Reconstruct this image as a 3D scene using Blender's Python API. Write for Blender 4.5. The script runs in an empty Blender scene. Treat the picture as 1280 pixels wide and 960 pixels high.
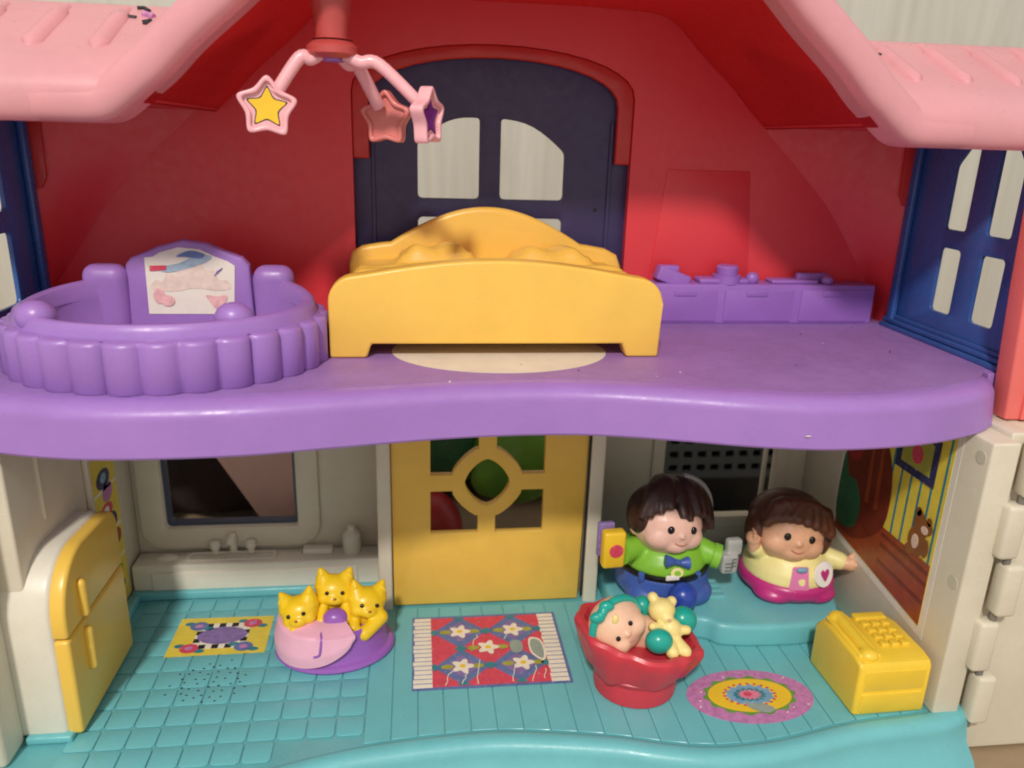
import bpy, bmesh, math, random
from mathutils import Vector, Matrix, noise
from math import sin, cos, pi, radians, sqrt
random.seed(7)
scene = bpy.context.scene
C = scene.collection
scene.unit_settings.system = 'METRIC'
scene.unit_settings.scale_length = 0.01          # one unit is one centimetre

# ------------------------------------------------------------------ camera
def make_camera():
    p, y, r = radians(17.5), radians(7.2), radians(1.7)
    F = Vector((sin(y)*cos(p), cos(y)*cos(p), -sin(p)))
    R = Vector((cos(y), -sin(y), 0)); U = R.cross(F)
    R2 = cos(r)*R + sin(r)*U; U2 = -sin(r)*R + cos(r)*U
    cam = bpy.data.cameras.new('camera'); o = bpy.data.objects.new('camera', cam); C.objects.link(o)
    m = Matrix((R2, U2, -F)).transposed().to_4x4(); m.translation = Vector((0, 0, 24)); o.matrix_world = m
    cam.sensor_fit = 'HORIZONTAL'; cam.sensor_width = 36; cam.lens = 970/1280*36
    cam.clip_start = 0.5; cam.clip_end = 2000
    cam.dof.use_dof = True; cam.dof.focus_distance = 33; cam.dof.aperture_fstop = 0.10
    scene.camera = o
make_camera()

# ------------------------------------------------------------------ light
w = bpy.data.worlds.new('World'); scene.world = w; w.use_nodes = True
bg = w.node_tree.nodes['Background']; bg.inputs[0].default_value = (1.0, 0.96, 0.92, 1); bg.inputs[1].default_value = 0.62
def lamp(name, loc, target, size, power, col):
    l = bpy.data.lights.new(name, 'AREA'); l.shape = 'DISK'; l.size = size; l.energy = power; l.color = col
    o = bpy.data.objects.new(name, l); C.objects.link(o); o.location = loc
    o.rotation_euler = (Vector(target)-Vector(loc)).to_track_quat('-Z', 'Y').to_euler()
    return o
lamp('ceiling_lamp', (4-40, 32-140, 8+137), (4, 32, 10), 16, 288000, (1.0, 0.945, 0.87))
scene.view_settings.view_transform = 'Standard'; scene.view_settings.look = 'None'
scene.view_settings.exposure = 0.0; scene.view_settings.gamma = 1
scene.render.engine = 'CYCLES'
scene.cycles.filter_width = 1.9; scene.cycles.use_denoising = True; scene.cycles.max_bounces = 8

# ------------------------------------------------------------------ materials
def lin(h):
    h = h.lstrip('#'); v = [int(h[i:i+2], 16)/255 for i in (0, 2, 4)]
    return tuple(((x+0.055)/1.055)**2.4 if x > 0.04045 else x/12.92 for x in v) + (1,)
MATS = {}
def mat(name, hexcol, rough=0.38, var=0.06, scale=0.5, bump=0.03, bscale=9.0, spec=0.5, dirt=0.0, sss=0.0, coat=0.0, rvar=1.0, scuff=0.25, worn=0.0, trans=0.0):
    if name.startswith('st_') and 'wood' not in name and 'brown' not in name and 'green' not in name: worn = 0.4
    m = bpy.data.materials.new(name); m.use_nodes = True
    nt = m.node_tree; N = nt.nodes; L = nt.links; b = N['Principled BSDF']
    col = lin(hexcol)
    tc = N.new('ShaderNodeTexCoord')
    n1 = N.new('ShaderNodeTexNoise'); n1.inputs['Scale'].default_value = scale; n1.inputs['Detail'].default_value = 5; n1.inputs['Roughness'].default_value = 0.65
    L.new(tc.outputs['Object'], n1.inputs['Vector'])
    cr = N.new('ShaderNodeValToRGB'); cr.color_ramp.elements[0].position = 0.3; cr.color_ramp.elements[1].position = 0.72
    cr.color_ramp.elements[0].color = tuple(max(0, c*(1-var*1.4)) for c in col[:3]) + (1,)
    cr.color_ramp.elements[1].color = tuple(min(1, c*(1+var)) for c in col[:3]) + (1,)
    L.new(n1.outputs['Fac'], cr.inputs['Fac']); out = cr.outputs['Color']
    if dirt:
        n3 = N.new('ShaderNodeTexNoise'); n3.inputs['Scale'].default_value = 7.0; n3.inputs['Detail'].default_value = 6; n3.inputs['Roughness'].default_value = 0.8
        L.new(tc.outputs['Object'], n3.inputs['Vector'])
        r3 = N.new('ShaderNodeValToRGB'); r3.color_ramp.elements[0].position = 0.56; r3.color_ramp.elements[0].color = (0, 0, 0, 1)
        r3.color_ramp.elements[1].position = 0.78; r3.color_ramp.elements[1].color = (dirt, dirt, dirt, 1)
        L.new(n3.outputs['Fac'], r3.inputs['Fac'])
        mx = N.new('ShaderNodeMix'); mx.data_type = 'RGBA'
        L.new(r3.outputs['Color'], mx.inputs['Factor']); L.new(out, mx.inputs[6]); mx.inputs[7].default_value = lin('#6b5f58')
        out = mx.outputs[2]
    L.new(out, b.inputs['Base Color'])
    n2 = N.new('ShaderNodeTexNoise'); n2.inputs['Scale'].default_value = 2.3; n2.inputs['Detail'].default_value = 6
    L.new(tc.outputs['Object'], n2.inputs['Vector'])
    mr = N.new('ShaderNodeMapRange'); mr.inputs['From Min'].default_value = 0.3; mr.inputs['From Max'].default_value = 0.7
    mr.inputs['To Min'].default_value = max(0.05, rough-0.08*rvar); mr.inputs['To Max'].default_value = min(1, rough+0.1*rvar)
    L.new(n2.outputs['Fac'], mr.inputs['Value']); L.new(mr.outputs['Result'], b.inputs['Roughness'])
    b.inputs['Specular IOR Level'].default_value = spec
    if sss:
        b.inputs['Subsurface Weight'].default_value = sss; b.inputs['Subsurface Radius'].default_value = (1, .5, .4); b.inputs['Subsurface Scale'].default_value = 0.25
    if coat:
        b.inputs['Coat Weight'].default_value = coat; b.inputs['Coat Roughness'].default_value = 0.12
    # fine scuffs: thin streaks that are duller and a touch paler
    ms = N.new('ShaderNodeMapping'); ms.inputs['Rotation'].default_value = (0.5, 0.9, 0.6); ms.inputs['Scale'].default_value = (1.2, 14, 14)
    L.new(tc.outputs['Object'], ms.inputs['Vector'])
    ns = N.new('ShaderNodeTexNoise'); ns.inputs['Scale'].default_value = 1.0; ns.inputs['Detail'].default_value = 3
    L.new(ms.outputs['Vector'], ns.inputs['Vector'])
    rs = N.new('ShaderNodeValToRGB'); rs.color_ramp.elements[0].position = 0.66; rs.color_ramp.elements[0].color = (0, 0, 0, 1)
    rs.color_ramp.elements[1].position = 0.74; rs.color_ramp.elements[1].color = (scuff, scuff, scuff, 1)
    L.new(ns.outputs['Fac'], rs.inputs['Fac'])
    mxs = N.new('ShaderNodeMix'); mxs.data_type = 'RGBA'; L.new(rs.outputs['Color'], mxs.inputs['Factor']); L.new(out, mxs.inputs[6])
    mxs.inputs[7].default_value = tuple(min(1, c*1.25+.06) for c in col[:3]) + (1,)
    out = mxs.outputs[2]; L.new(out, b.inputs['Base Color'])
    ad = N.new('ShaderNodeMath'); ad.operation = 'ADD'; L.new(mr.outputs['Result'], ad.inputs[0]); L.new(rs.outputs['Color'], ad.inputs[1]); L.new(ad.outputs[0], b.inputs['Roughness'])
    if worn:
        vn = N.new('ShaderNodeTexNoise'); vn.inputs['Scale'].default_value = 4.5; vn.inputs['Detail'].default_value = 8; vn.inputs['Roughness'].default_value = 0.75
        L.new(tc.outputs['Object'], vn.inputs['Vector'])
        rw_ = N.new('ShaderNodeValToRGB'); rw_.color_ramp.elements[0].position = 0.58; rw_.color_ramp.elements[0].color = (0, 0, 0, 1)
        rw_.color_ramp.elements[1].position = 0.66; rw_.color_ramp.elements[1].color = (worn, worn, worn, 1)
        L.new(vn.outputs['Fac'], rw_.inputs['Fac'])
        mw = N.new('ShaderNodeMix'); mw.data_type = 'RGBA'; L.new(rw_.outputs['Color'], mw.inputs['Factor']); L.new(out, mw.inputs[6]); mw.inputs[7].default_value = lin('#d9d3c6')
        out = mw.outputs[2]; L.new(out, b.inputs['Base Color'])
    if trans:
        tr = N.new('ShaderNodeBsdfTranslucent'); L.new(out, tr.inputs['Color'])
        mt = N.new('ShaderNodeMixShader'); mt.inputs[0].default_value = trans
        L.new(b.outputs[0], mt.inputs[1]); L.new(tr.outputs[0], mt.inputs[2]); L.new(mt.outputs[0], N['Material Output'].inputs['Surface'])
    if bump:
        nb = N.new('ShaderNodeTexNoise'); nb.inputs['Scale'].default_value = bscale; nb.inputs['Detail'].default_value = 4
        L.new(tc.outputs['Object'], nb.inputs['Vector'])
        bp = N.new('ShaderNodeBump'); bp.inputs['Strength'].default_value = bump*4; bp.inputs['Distance'].default_value = 0.03
        L.new(nb.outputs['Fac'], bp.inputs['Height']); L.new(bp.outputs['Normal'], b.inputs['Normal'])
    MATS[name] = m; return m
mat('purple', '#9f76c0', 0.36, 0.05, 0.35, 0.03, 6, dirt=0.22, sss=0.15)
mat('purple_top', '#9c76b8', 0.5, 0.08, 0.5, 0.2, 10, dirt=0.5, scuff=0.35)
mat('purple_dark', '#9a6cc0', 0.36, 0.05, 0.4)
mat('teal', '#6ebac0', 0.34, 0.05, 0.4, 0.03, dirt=0.18)
mat('red', '#db3a43', 0.36, 0.02, 0.22, 0.03, 3, dirt=0.06)
mat('red_trim', '#c02c28', 0.36, 0.06, 0.3)
mat('coral', '#e8716a', 0.38, 0.05, 0.3)
mat('pink', '#f3b4ba', 0.34, 0.04, 0.4, 0.025, 4, dirt=0.1, trans=0.34)
mat('pink_solid', '#f3b4ba', 0.34, 0.04, 0.4, 0.025, 4, sss=0.2)
mat('red_lining', '#cc2f30', 0.4, 0.03, 0.3, 0.02, 4, trans=0.55)
mat('navy', '#38325c', 0.4, 0.08, 0.5)
mat('blue_frame', '#345a9c', 0.25, 0.1, 0.4)
mat('cream', '#d8cfba', 0.42, 0.05, 0.35, 0.03, dirt=0.2, sss=0.1)
mat('cream_white', '#e2dccb', 0.36, 0.05, 0.4, 0.03, dirt=0.14)
mat('yellow', '#f0c155', 0.36, 0.04, 0.4, 0.03, dirt=0.03, sss=0.12)
mat('door_yellow', '#ecbe50', 0.42, 0.05, 0.4, dirt=0.08)
mat('fridge_yellow', '#eec352', 0.3, 0.02, 0.3, 0, rvar=0.15)
mat('desk_yellow', '#f2cb3c', 0.34, 0.05, 0.5, dirt=0.05)
mat('paper', '#ddd2c2', 0.8, 0.06, 0.6, 0.05)
mat('sticker_white', '#e9e2d4', 0.45, 0.05, 0.8, dirt=0.12)
mat('st_yellow', '#e8cf4a', 0.42, 0.08, 1.2, dirt=0.15)
mat('st_red', '#d8465f', 0.42, 0.12, 1.6, dirt=0.25)
mat('st_blue', '#5f74a8', 0.42, 0.15, 1.6, dirt=0.2)
mat('st_purple', '#8a72ab', 0.45, 0.18, 2.5, dirt=0.3)
mat('st_teal', '#2e8390', 0.42, 0.12, 1.5)
mat('st_green', '#6f9a45', 0.42, 0.15, 2)
mat('st_dkgreen', '#2f6a48', 0.42, 0.2, 2)
mat('st_olive', '#a7a545', 0.42, 0.12, 2)
mat('st_cream', '#efe6d2', 0.5, 0.05, 2, dirt=0.12)
mat('st_pink', '#e2809a', 0.42, 0.15, 2, dirt=0.15)
mat('st_mauve', '#c47fb4', 0.45, 0.2, 3.5, dirt=0.35)
mat('st_black', '#1b1a1d', 0.4, 0.1, 2)
mat('st_grey', '#98a59c', 0.55, 0.1, 3)
mat('st_wood', '#9a4526', 0.35, 0.15, 1.4, dirt=0.1)
mat('st_wood_dark', '#752f1f', 0.35, 0.15, 1.4)
mat('st_brown', '#8a5428', 0.4, 0.15, 2)
mat('st_navy', '#33345e', 0.4, 0.1, 2)
mat('st_skyblue', '#7ea7c4', 0.45, 0.15, 2)
mat('st_sand', '#e3c7b4', 0.5, 0.1, 2)
mat('skin', '#ecbfae', 0.42, 0.05, 0.7, 0.02, sss=0.25)
mat('skin_tan', '#e2ad8a', 0.42, 0.06, 0.7, 0.02, sss=0.25)
mat('skin_baby', '#ecc0a2', 0.4, 0.05, 0.7, 0.02, sss=0.25)
mat('hair', '#3a1f1c', 0.4, 0.15, 1.2, 0.1, 5)
mat('hair_brown', '#5c3322', 0.42, 0.15, 1.2, 0.1, 5)
mat('shirt_green', '#86c23a', 0.36, 0.06, 0.8)
mat('pants_blue', '#3f5fae', 0.36, 0.08, 0.8, dirt=0.1)
mat('ball_blue', '#2a47a6', 0.3, 0.06, 0.8)
mat('belt', '#17171b', 0.35, 0.1, 1)
mat('silver', '#a9a9a6', 0.3, 0.08, 1.2, dirt=0.1)
mat('silver_dark', '#5f6062', 0.35, 0.08, 1.2)
mat('cardigan', '#efe29a', 0.38, 0.05, 0.8)
mat('magenta', '#c02f7c', 0.34, 0.06, 0.8)
mat('pink_bright', '#e27fb2', 0.36, 0.06, 0.8)
mat('white_paint', '#efe9e2', 0.36, 0.04, 0.8)
mat('eye', '#120d0c', 0.15, 0.0, 1, 0)
mat('lip', '#c4816f', 0.4, 0.05, 1, 0)
mat('basket_red', '#cf3a48', 0.36, 0.07, 0.6, 0.03, dirt=0.06)
mat('kitten', '#f2c81f', 0.34, 0.06, 0.9, 0.03, sss=0.12)
mat('kitten_mark', '#a86a18', 0.4, 0.1, 2)
mat('cat_purple', '#9a5fb8', 0.34, 0.05, 0.6)
mat('cat_pink', '#eeb2c8', 0.38, 0.05, 0.6)
mat('mitten', '#1fa596', 0.28, 0.06, 0.8)
mat('bear_yellow', '#f3dc8e', 0.4, 0.05, 0.8)
mat('liner', '#465063', 0.35, 0.06, 0.5)
mat('mobile_red', '#bb4c49', 0.35, 0.06, 0.5)
mat('mobile_rose', '#d98079', 0.35, 0.06, 0.5)
mat('fade_pink', '#eab6b6', 0.5, 0.18, 3)
mat('fade_blue', '#9fb6c6', 0.5, 0.2, 2.5)
mat('fade_sand', '#e6d2c3', 0.5, 0.1, 2.5)
mat('dark_gap', '#241f1d', 0.7, 0.1, 1)
mat('metal', '#77726a', 0.35, 0.1, 2)
mat('scribble', '#2b2a30', 0.6, 0.1, 3)
mat('star_yellow', '#f0c52e', 0.4, 0.04, 1)
mat('star_purple', '#7a2f93', 0.4, 0.06, 1)
mat('toy_green', '#6aa238', 0.4, 0.15, 0.3)
mat('toy_red', '#a3262c', 0.4, 0.1, 0.3)
mat('cushion', '#d3aea4', 0.7, 0.1, 0.2)
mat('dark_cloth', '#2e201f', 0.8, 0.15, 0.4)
mat('crate_grey', '#5c6468', 0.5, 0.1, 0.4)
mat('seat_grey', '#9d9389', 0.6, 0.1, 0.3)
mat('table', '#9a8468', 0.5, 0.15, 0.15, 0.05, dirt=0.2)

def wall_material():
    m = bpy.data.materials.new('wall_boards'); m.use_nodes = True
    nt = m.node_tree; N = nt.nodes; L = nt.links; b = N['Principled BSDF']
    tc = N.new('ShaderNodeTexCoord'); mp = N.new('ShaderNodeMapping'); mp.inputs['Scale'].default_value = (1.3, 1, 0.07)
    L.new(tc.outputs['Object'], mp.inputs['Vector'])
    n = N.new('ShaderNodeTexNoise'); n.inputs['Scale'].default_value = 0.35; n.inputs['Detail'].default_value = 8; n.inputs['Roughness'].default_value = 0.7; n.inputs['Distortion'].default_value = 0.6
    L.new(mp.outputs['Vector'], n.inputs['Vector'])
    cr = N.new('ShaderNodeValToRGB'); cr.color_ramp.elements[0].position = 0.3; cr.color_ramp.elements[0].color = lin('#b9b5a6')
    cr.color_ramp.elements[1].position = 0.6; cr.color_ramp.elements[1].color = lin('#cdc9bc')
    L.new(n.outputs['Fac'], cr.inputs['Fac']); L.new(cr.outputs['Color'], b.inputs['Base Color']); b.inputs['Roughness'].default_value = 0.6
    MATS['wall_boards'] = m
wall_material()

# ------------------------------------------------------------------ mesh helpers
def link(name, me, m, parent=None, smooth=True, ang=35):
    if isinstance(me, bmesh.types.BMesh):
        bm = me; me = bpy.data.meshes.new(name)
        bmesh.ops.recalc_face_normals(bm, faces=bm.faces); bm.to_mesh(me); bm.free()
    if smooth:
        me.polygons.foreach_set('use_smooth', [True]*len(me.polygons))
        try: me.set_sharp_from_angle(angle=radians(ang))
        except Exception: pass
    me.materials.clear(); me.materials.append(MATS[m])
    o = bpy.data.objects.new(name, me); C.objects.link(o)
    if parent is not None: o.parent = parent; o.matrix_parent_inverse = parent.matrix_world.inverted() if False else Matrix()
    return o
def empty(name, label, cat, loc=(0, 0, 0), rot=(0, 0, 0), group=None):
    o = bpy.data.objects.new(name, None); C.objects.link(o); o.location = loc; o.rotation_euler = rot
    o.empty_display_size = 1; tag(o, label, cat, group); return o
def tag(o, label, cat=None, group=None):
    o['label'] = label
    if cat: o['category'] = cat
    if group: o['group'] = group
    return o
def bevel(bm, off, seg=3, ang=40):
    if off <= 0: return bm
    bm.normal_update()
    es = [e for e in bm.edges if len(e.link_faces) == 2 and e.calc_face_angle(0) > radians(ang)]
    bmesh.ops.bevel(bm, geom=es, offset=off, segments=seg, profile=0.5, affect='EDGES', clamp_overlap=True)
    return bm
def box(x0, x1, y0, y1, z0, z1, bev=0.0, seg=3):
    bm = bmesh.new(); bmesh.ops.create_cube(bm, size=1)
    for v in bm.verts: v.co = Vector(((x0+x1)/2+v.co.x*(x1-x0), (y0+y1)/2+v.co.y*(y1-y0), (z0+z1)/2+v.co.z*(z1-z0)))
    return bevel(bm, bev, seg)
def slab(loops, fn, t, bev=0.0, seg=2, ang=50):
    """loops: outer outline then holes, 2D; fn maps (u, v) to a 3D point; extruded by the vector t"""
    bm = bmesh.new(); es = []
    for lp in loops:
        vs = [bm.verts.new(fn(*p)) for p in lp]
        es += [bm.edges.new((vs[i], vs[(i+1) % len(vs)])) for i in range(len(vs))]
    if len(loops) == 1:
        f = bm.faces.new([v for v in bm.verts]); faces = [f]
    else:
        r = bmesh.ops.triangle_fill(bm, use_beauty=True, edges=es); faces = [g for g in r['geom'] if isinstance(g, bmesh.types.BMFace)]
    r = bmesh.ops.extrude_face_region(bm, geom=faces)
    for v in r['geom']:
        if isinstance(v, bmesh.types.BMVert): v.co += Vector(t)
    bmesh.ops.recalc_face_normals(bm, faces=bm.faces)
    return bevel(bm, bev, seg, ang)
XY = lambda z: (lambda u, v: Vector((u, v, z)))
XZ = lambda y: (lambda u, v: Vector((u, y, v)))
YZ = lambda x: (lambda u, v: Vector((x, u, v)))
def flat(name, poly, z, m, parent, t=0.02):
    return link(name, slab([poly], XY(z), (0, 0, t)), m, parent, smooth=False)
def spline(pts, n=8, closed=False):
    P = [Vector(p) for p in pts]; out = []; N = len(P)
    for i in range(N if closed else N-1):
        if closed: a, b, c, d = P[(i-1) % N], P[i], P[(i+1) % N], P[(i+2) % N]
        else: a, b, c, d = P[max(i-1, 0)], P[i], P[i+1], P[min(i+2, N-1)]
        for k in range(n):
            t = k/n
            out.append(0.5*((2*b)+(c-a)*t+(2*a-5*b+4*c-d)*t*t+(3*b-a-3*c+d)*t**3))
    if not closed: out.append(P[-1].copy())
    return out
def tup(l): return [tuple(p) for p in l]
def rrect(x0, x1, y0, y1, r, n=5):
    out = []
    for cx, cy, a in ((x1-r, y0+r, -90), (x1-r, y1-r, 0), (x0+r, y1-r, 90), (x0+r, y0+r, 180)):
        for k in range(n+1):
            t = radians(a+90*k/n); out.append((cx+r*cos(t), cy+r*sin(t)))
    return out
def ell(cx, cy, rx, ry, n=32, a0=0): return [(cx+rx*cos(2*pi*k/n+a0), cy+ry*sin(2*pi*k/n+a0)) for k in range(n)]
def lathe(prof, segs=48, sx=1.0, sy=1.0, fn=None, close=True):
    bm = bmesh.new(); rings = []
    for r, z in prof:
        ring = []
        for k in range(segs):
            a = 2*pi*k/segs; rr = r if fn is None else r*fn(a, z)
            ring.append(bm.verts.new((rr*cos(a)*sx, rr*sin(a)*sy, z)))
        rings.append(ring)
    for A, B in zip(rings, rings[1:]):
        for k in range(segs): bm.faces.new((A[k], A[(k+1) % segs], B[(k+1) % segs], B[k]))
    if close: bm.faces.new(rings[0][::-1]); bm.faces.new(rings[-1])
    return bm
def tube(pts, rad, segs=10, caps=True, closed=False):
    pts = [Vector(p) for p in pts]; bm = bmesh.new(); rings = []; n = len(pts); up = None
    for i, p in enumerate(pts):
        if closed: d = pts[(i+1) % n]-pts[i-1]
        else: d = pts[min(i+1, n-1)]-pts[max(i-1, 0)]
        d.normalize()
        if up is None: up = d.orthogonal().normalized()
        up = (up-d*up.dot(d)).normalized(); sd = d.cross(up)
        r = rad(i/(n-1)) if callable(rad) else rad
        rings.append([bm.verts.new(p+up*cos(2*pi*k/segs)*r+sd*sin(2*pi*k/segs)*r) for k in range(segs)])
    prs = list(zip(rings, rings[1:])) + ([(rings[-1], rings[0])] if closed else [])
    for A, B in prs:
        for k in range(segs): bm.faces.new((A[k], A[(k+1) % segs], B[(k+1) % segs], B[k]))
    if not closed and caps: bm.faces.new(rings[0][::-1]); bm.faces.new(rings[-1])
    return bm
def sphere(c=(0, 0, 0), r=(1, 1, 1), seg=24, rot=None):
    bm = bmesh.new(); bmesh.ops.create_uvsphere(bm, u_segments=seg, v_segments=max(8, seg//2), radius=1)
    if isinstance(r, (int, float)): r = (r, r, r)
    M = Matrix.Translation(c) @ (rot.to_4x4() if rot else Matrix()) @ Matrix.Diagonal((r[0], r[1], r[2], 1))
    bmesh.ops.transform(bm, matrix=M, verts=bm.verts); return bm
def join(bms):
    out = bmesh.new()
    for b in bms:
        me = bpy.data.meshes.new('tmp'); b.to_mesh(me); b.free(); out.from_mesh(me); bpy.data.meshes.remove(me)
    return out
def blob(bms, voxel=0.08, smooth=6, fac=0.5):
    """several closed shapes fused into one continuous skin"""
    bm = join(bms); me = bpy.data.meshes.new('tmp'); bmesh.ops.recalc_face_normals(bm, faces=bm.faces); bm.to_mesh(me); bm.free()
    o = bpy.data.objects.new('tmp', me); C.objects.link(o)
    md = o.modifiers.new('r', 'REMESH'); md.mode = 'VOXEL'; md.voxel_size = voxel
    ms = o.modifiers.new('s', 'SMOOTH'); ms.factor = fac; ms.iterations = smooth
    dg = bpy.context.evaluated_depsgraph_get(); dg.update()
    res = bpy.data.meshes.new_from_object(o.evaluated_get(dg))
    bpy.data.objects.remove(o); bpy.data.meshes.remove(me)
    return res
def cone(c, tip, r, segs=12):
    return tube([Vector(c), Vector(c).lerp(Vector(tip), .5), Vector(tip)], lambda t: r*(1-t)**0.8+0.03, segs)
def capsule(a, b, r0, r1=None, n=6, segs=12):
    r1 = r0 if r1 is None else r1; a = Vector(a); b = Vector(b); d = (b-a).normalized()
    pts = []; rr = []
    for k in range(n): t = pi/2*(1-k/n); pts.append(a-d*r0*sin(t)); rr.append(max(.02, r0*cos(t)))
    for k in range(n+1): t = pi/2*k/n; pts.append(b+d*r1*sin(t)); rr.append(max(.02, r1*cos(t)))
    N = len(pts); return tube(pts, lambda t: rr[min(N-1, int(round(t*(N-1))))], segs)

XC = 3.7                                            # the house is symmetric about this plane
# ================================================================== setting
o = link('wall', box(-160, 170, 74, 78, -40, 140), 'wall_boards'); o['kind'] = 'structure'
o = link('table', box(-120, 130, -10, 73.9, -6, -2.6, 0.3), 'table'); o['kind'] = 'structure'

# ================================================================== doll house
house = empty('dollhouse', 'open plastic dollhouse with pink roof, red bedroom walls, purple upper floor and teal ground floor', 'dollhouse', (0, 0, 0))

# ---- ground floor
front = tup(spline([(-18.5, 26.2), (-15.4, 25.4), (-12, 24.2), (-8.6, 24.5), (-5.3, 25.5), (-2.5, 26.15), (1.1, 26.5), (3.8, 26.5), (7.8, 25.9), (10, 25.3), (12.3, 24.9), (15.2, 25.05), (18.5, 25.7), (22.8, 26.1), (24.3, 26.6)], 6))
def fy(x):
    for a, b in zip(front, front[1:]):
        if a[0] <= x <= b[0]: return a[1]+(b[1]-a[1])*(x-a[0])/(b[0]-a[0])
    return front[0][1] if x < front[0][0] else front[-1][1]
def floor_mesh():
    # a slab whose front rolls over into a flared skirt
    bm = bmesh.new(); cols = []
    prof = [(14.5, -0.06)]
    for k in range(9):
        t = pi/2*k/8; prof.append(None)
    for x, y in front:
        col = []
        col.append(bm.verts.new((x, 40.3, -0.06))); col.append(bm.verts.new((x, y+0.35, -0.06)))
        col.append(bm.verts.new((x, y+0.28, -0.03))); col.append(bm.verts.new((x, y+0.2, 0.06))); col.append(bm.verts.new((x, y+0.05, 0.1)))
        for k in range(7):
            t = pi/2*k/6; col.append(bm.verts.new((x, y-0.1-0.55*sin(t), -0.45+0.55*cos(t))))
        col.append(bm.verts.new((x, y-0.85, -1.2))); col.append(bm.verts.new((x, y-1.5, -1.75))); col.append(bm.verts.new((x, y-1.9, -2.58)))
        col.append(bm.verts.new((x, 40.3, -2.58)))
        cols.append(col)
    for A, B in zip(cols, cols[1:]):
        n = len(A)
        for k in range(n): bm.faces.new((A[k], A[(k+1) % n], B[(k+1) % n], B[k]))
    bm.faces.new(cols[0]); bm.faces.new(cols[-1][::-1]); return bm
gf = link('ground_floor', floor_mesh(), 'teal', house)
def raised(x0, x1, y0, y1, r=0.0, t=0.07, bv=0.045, poly=None):
    return slab([poly or rrect(x0, x1, y0, y1, r, 3)], XY(-0.062), (0, 0, t), bv, 2)
TS = 1.2; tile_me = None
nx = 10; x0t = -14.4; y0t = 25.9
for i in range(nx):
    for j in range(10):
        x = x0t+i*TS; y = y0t+j*TS
        if y < fy(x+.6)+0.55 or y+TS > 38: continue
        if tile_me is None:
            # clipped corners, as moulded
            c = 0.12; a, b = 0.03, TS-0.035
            tile_me = bpy.data.meshes.new('tile'); bm = slab([[(a+c, a), (b-c, a), (b, a+c), (b, b-c), (b-c, b), (a+c, b), (a, b-c), (a, a+c)]], XY(-0.062), (0, 0, 0.066), 0.042, 2)
            bmesh.ops.recalc_face_normals(bm, faces=bm.faces); bm.to_mesh(tile_me); bm.free()
            tile_me.materials.append(MATS['teal'])
            tile_me.polygons.foreach_set('use_smooth', [True]*len(tile_me.polygons)); tile_me.set_sharp_from_angle(angle=radians(35))
        o = bpy.data.objects.new('tile', tile_me); C.objects.link(o); o.parent = gf; o.location = (x, y, random.uniform(-.004, .004))
PW = 1.13; x = -2.4
while x < 21.9:
    a, b = x+0.022, x+PW-0.022
    yb = 36.15 if -2 < x < 8.6 else 38
    link('plank', slab([[(a, fy(a)+.42), (b, fy(b)+.42), (b, yb), (a, yb)]], XY(-0.062), (0, 0, 0.066), 0.022, 1), 'teal', gf)
    x += PW
# speaker holes in the tiles
bms = []
for k in range(48):
    r = sqrt((k+.5)/48)*(1+random.uniform(-.1, .1)); a = k*2.4
    bms.append(sphere((-9.6+1.75*r*cos(a), 31.0+1.55*r*sin(a), 0.0), (0.06, 0.045, 0.02), 8))
o = link('speaker_holes', join(bms), 'dark_gap', gf); o['kind'] = 'stuff'
# low teal border along the walls
link('border', box(-15.25, -2.2, 37.9, 38.3, -.06, 0.45, 0.12), 'teal', gf)
link('border', box(-15.25, -14.75, 33.7, 37.88, -.06, 0.42, 0.12), 'teal', gf)

# ---- moulded teal bench on the right
bp = tup(spline([(9.9, 32.9), (12.6, 32.5), (14.2, 32.3), (15.0, 31.7), (17, 31.45), (19.6, 31.5), (21.2, 32.2), (21.9, 33.6), (22.3, 35.5)], 6)) + [(22.3, 39.8), (9.9, 39.8)]
bench = link('bench', slab([bp], XY(-.05), (0, 0, 1.3), 0.28, 4), 'teal', house)
for k in range(4): link('bench_step', box(13.9+.12*k, 16.0, 34.0+.5*k, 34.4+.5*k, 1.2, 1.36, 0.05), 'teal', bench)

# ---- lower walls
TL, TR = XC-19.0, XC+19.0
link('front_pillar', box(TL-4, TL-.75, 26.4, 28.0, -.06, 13.0, .25), 'cream', house)
wl = link('lower_side_wall', box(TL-1.2, TL, 28.3, 40.4, -.06, 13.0, 0.12), 'cream', house)
wr = link('lower_side_wall', box(TR, TR+1.25, 26.2, 40.4, -.06, 13.0, 0.12), 'cream', house)
for z in (6.4, 12.2):
    link('peg_mark', slab([ell(26.75, z, .3, .3, 20)], YZ(TR+.02), (-.035, 0, 0), .012, 1), 'cream', wr)
link('wall_rib', box(TL, TL+.25, 34.6, 34.9, 0, 12.9, .08), 'cream', wl)
link('wall_rib', box(TL-.1, TL+.12, 30.6, 30.8, 8.6, 12.9, .06), 'cream', wl)
# back wall with three openings
kw = rrect(-13.75, -6.7, 3.2, 10.2, 0.25)
rw = rrect(14.0, 20.8, 3.0, 10.2, 0.25)
dr = [(-1.0, -.05), (8.3, -.05), (8.3, 12), (-1.0, 12)]
bw = link('lower_back_wall', slab([[(TL, -.06), (-1.45, -.06), (-1.45, 12.2), (8.75, 12.2), (8.75, -.06), (TR, -.06), (TR, 13), (TL, 13)], kw[::-1], rw[::-1]], XZ(40), (0, .5, 0), 0.08, 2), 'cream', house)
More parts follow.
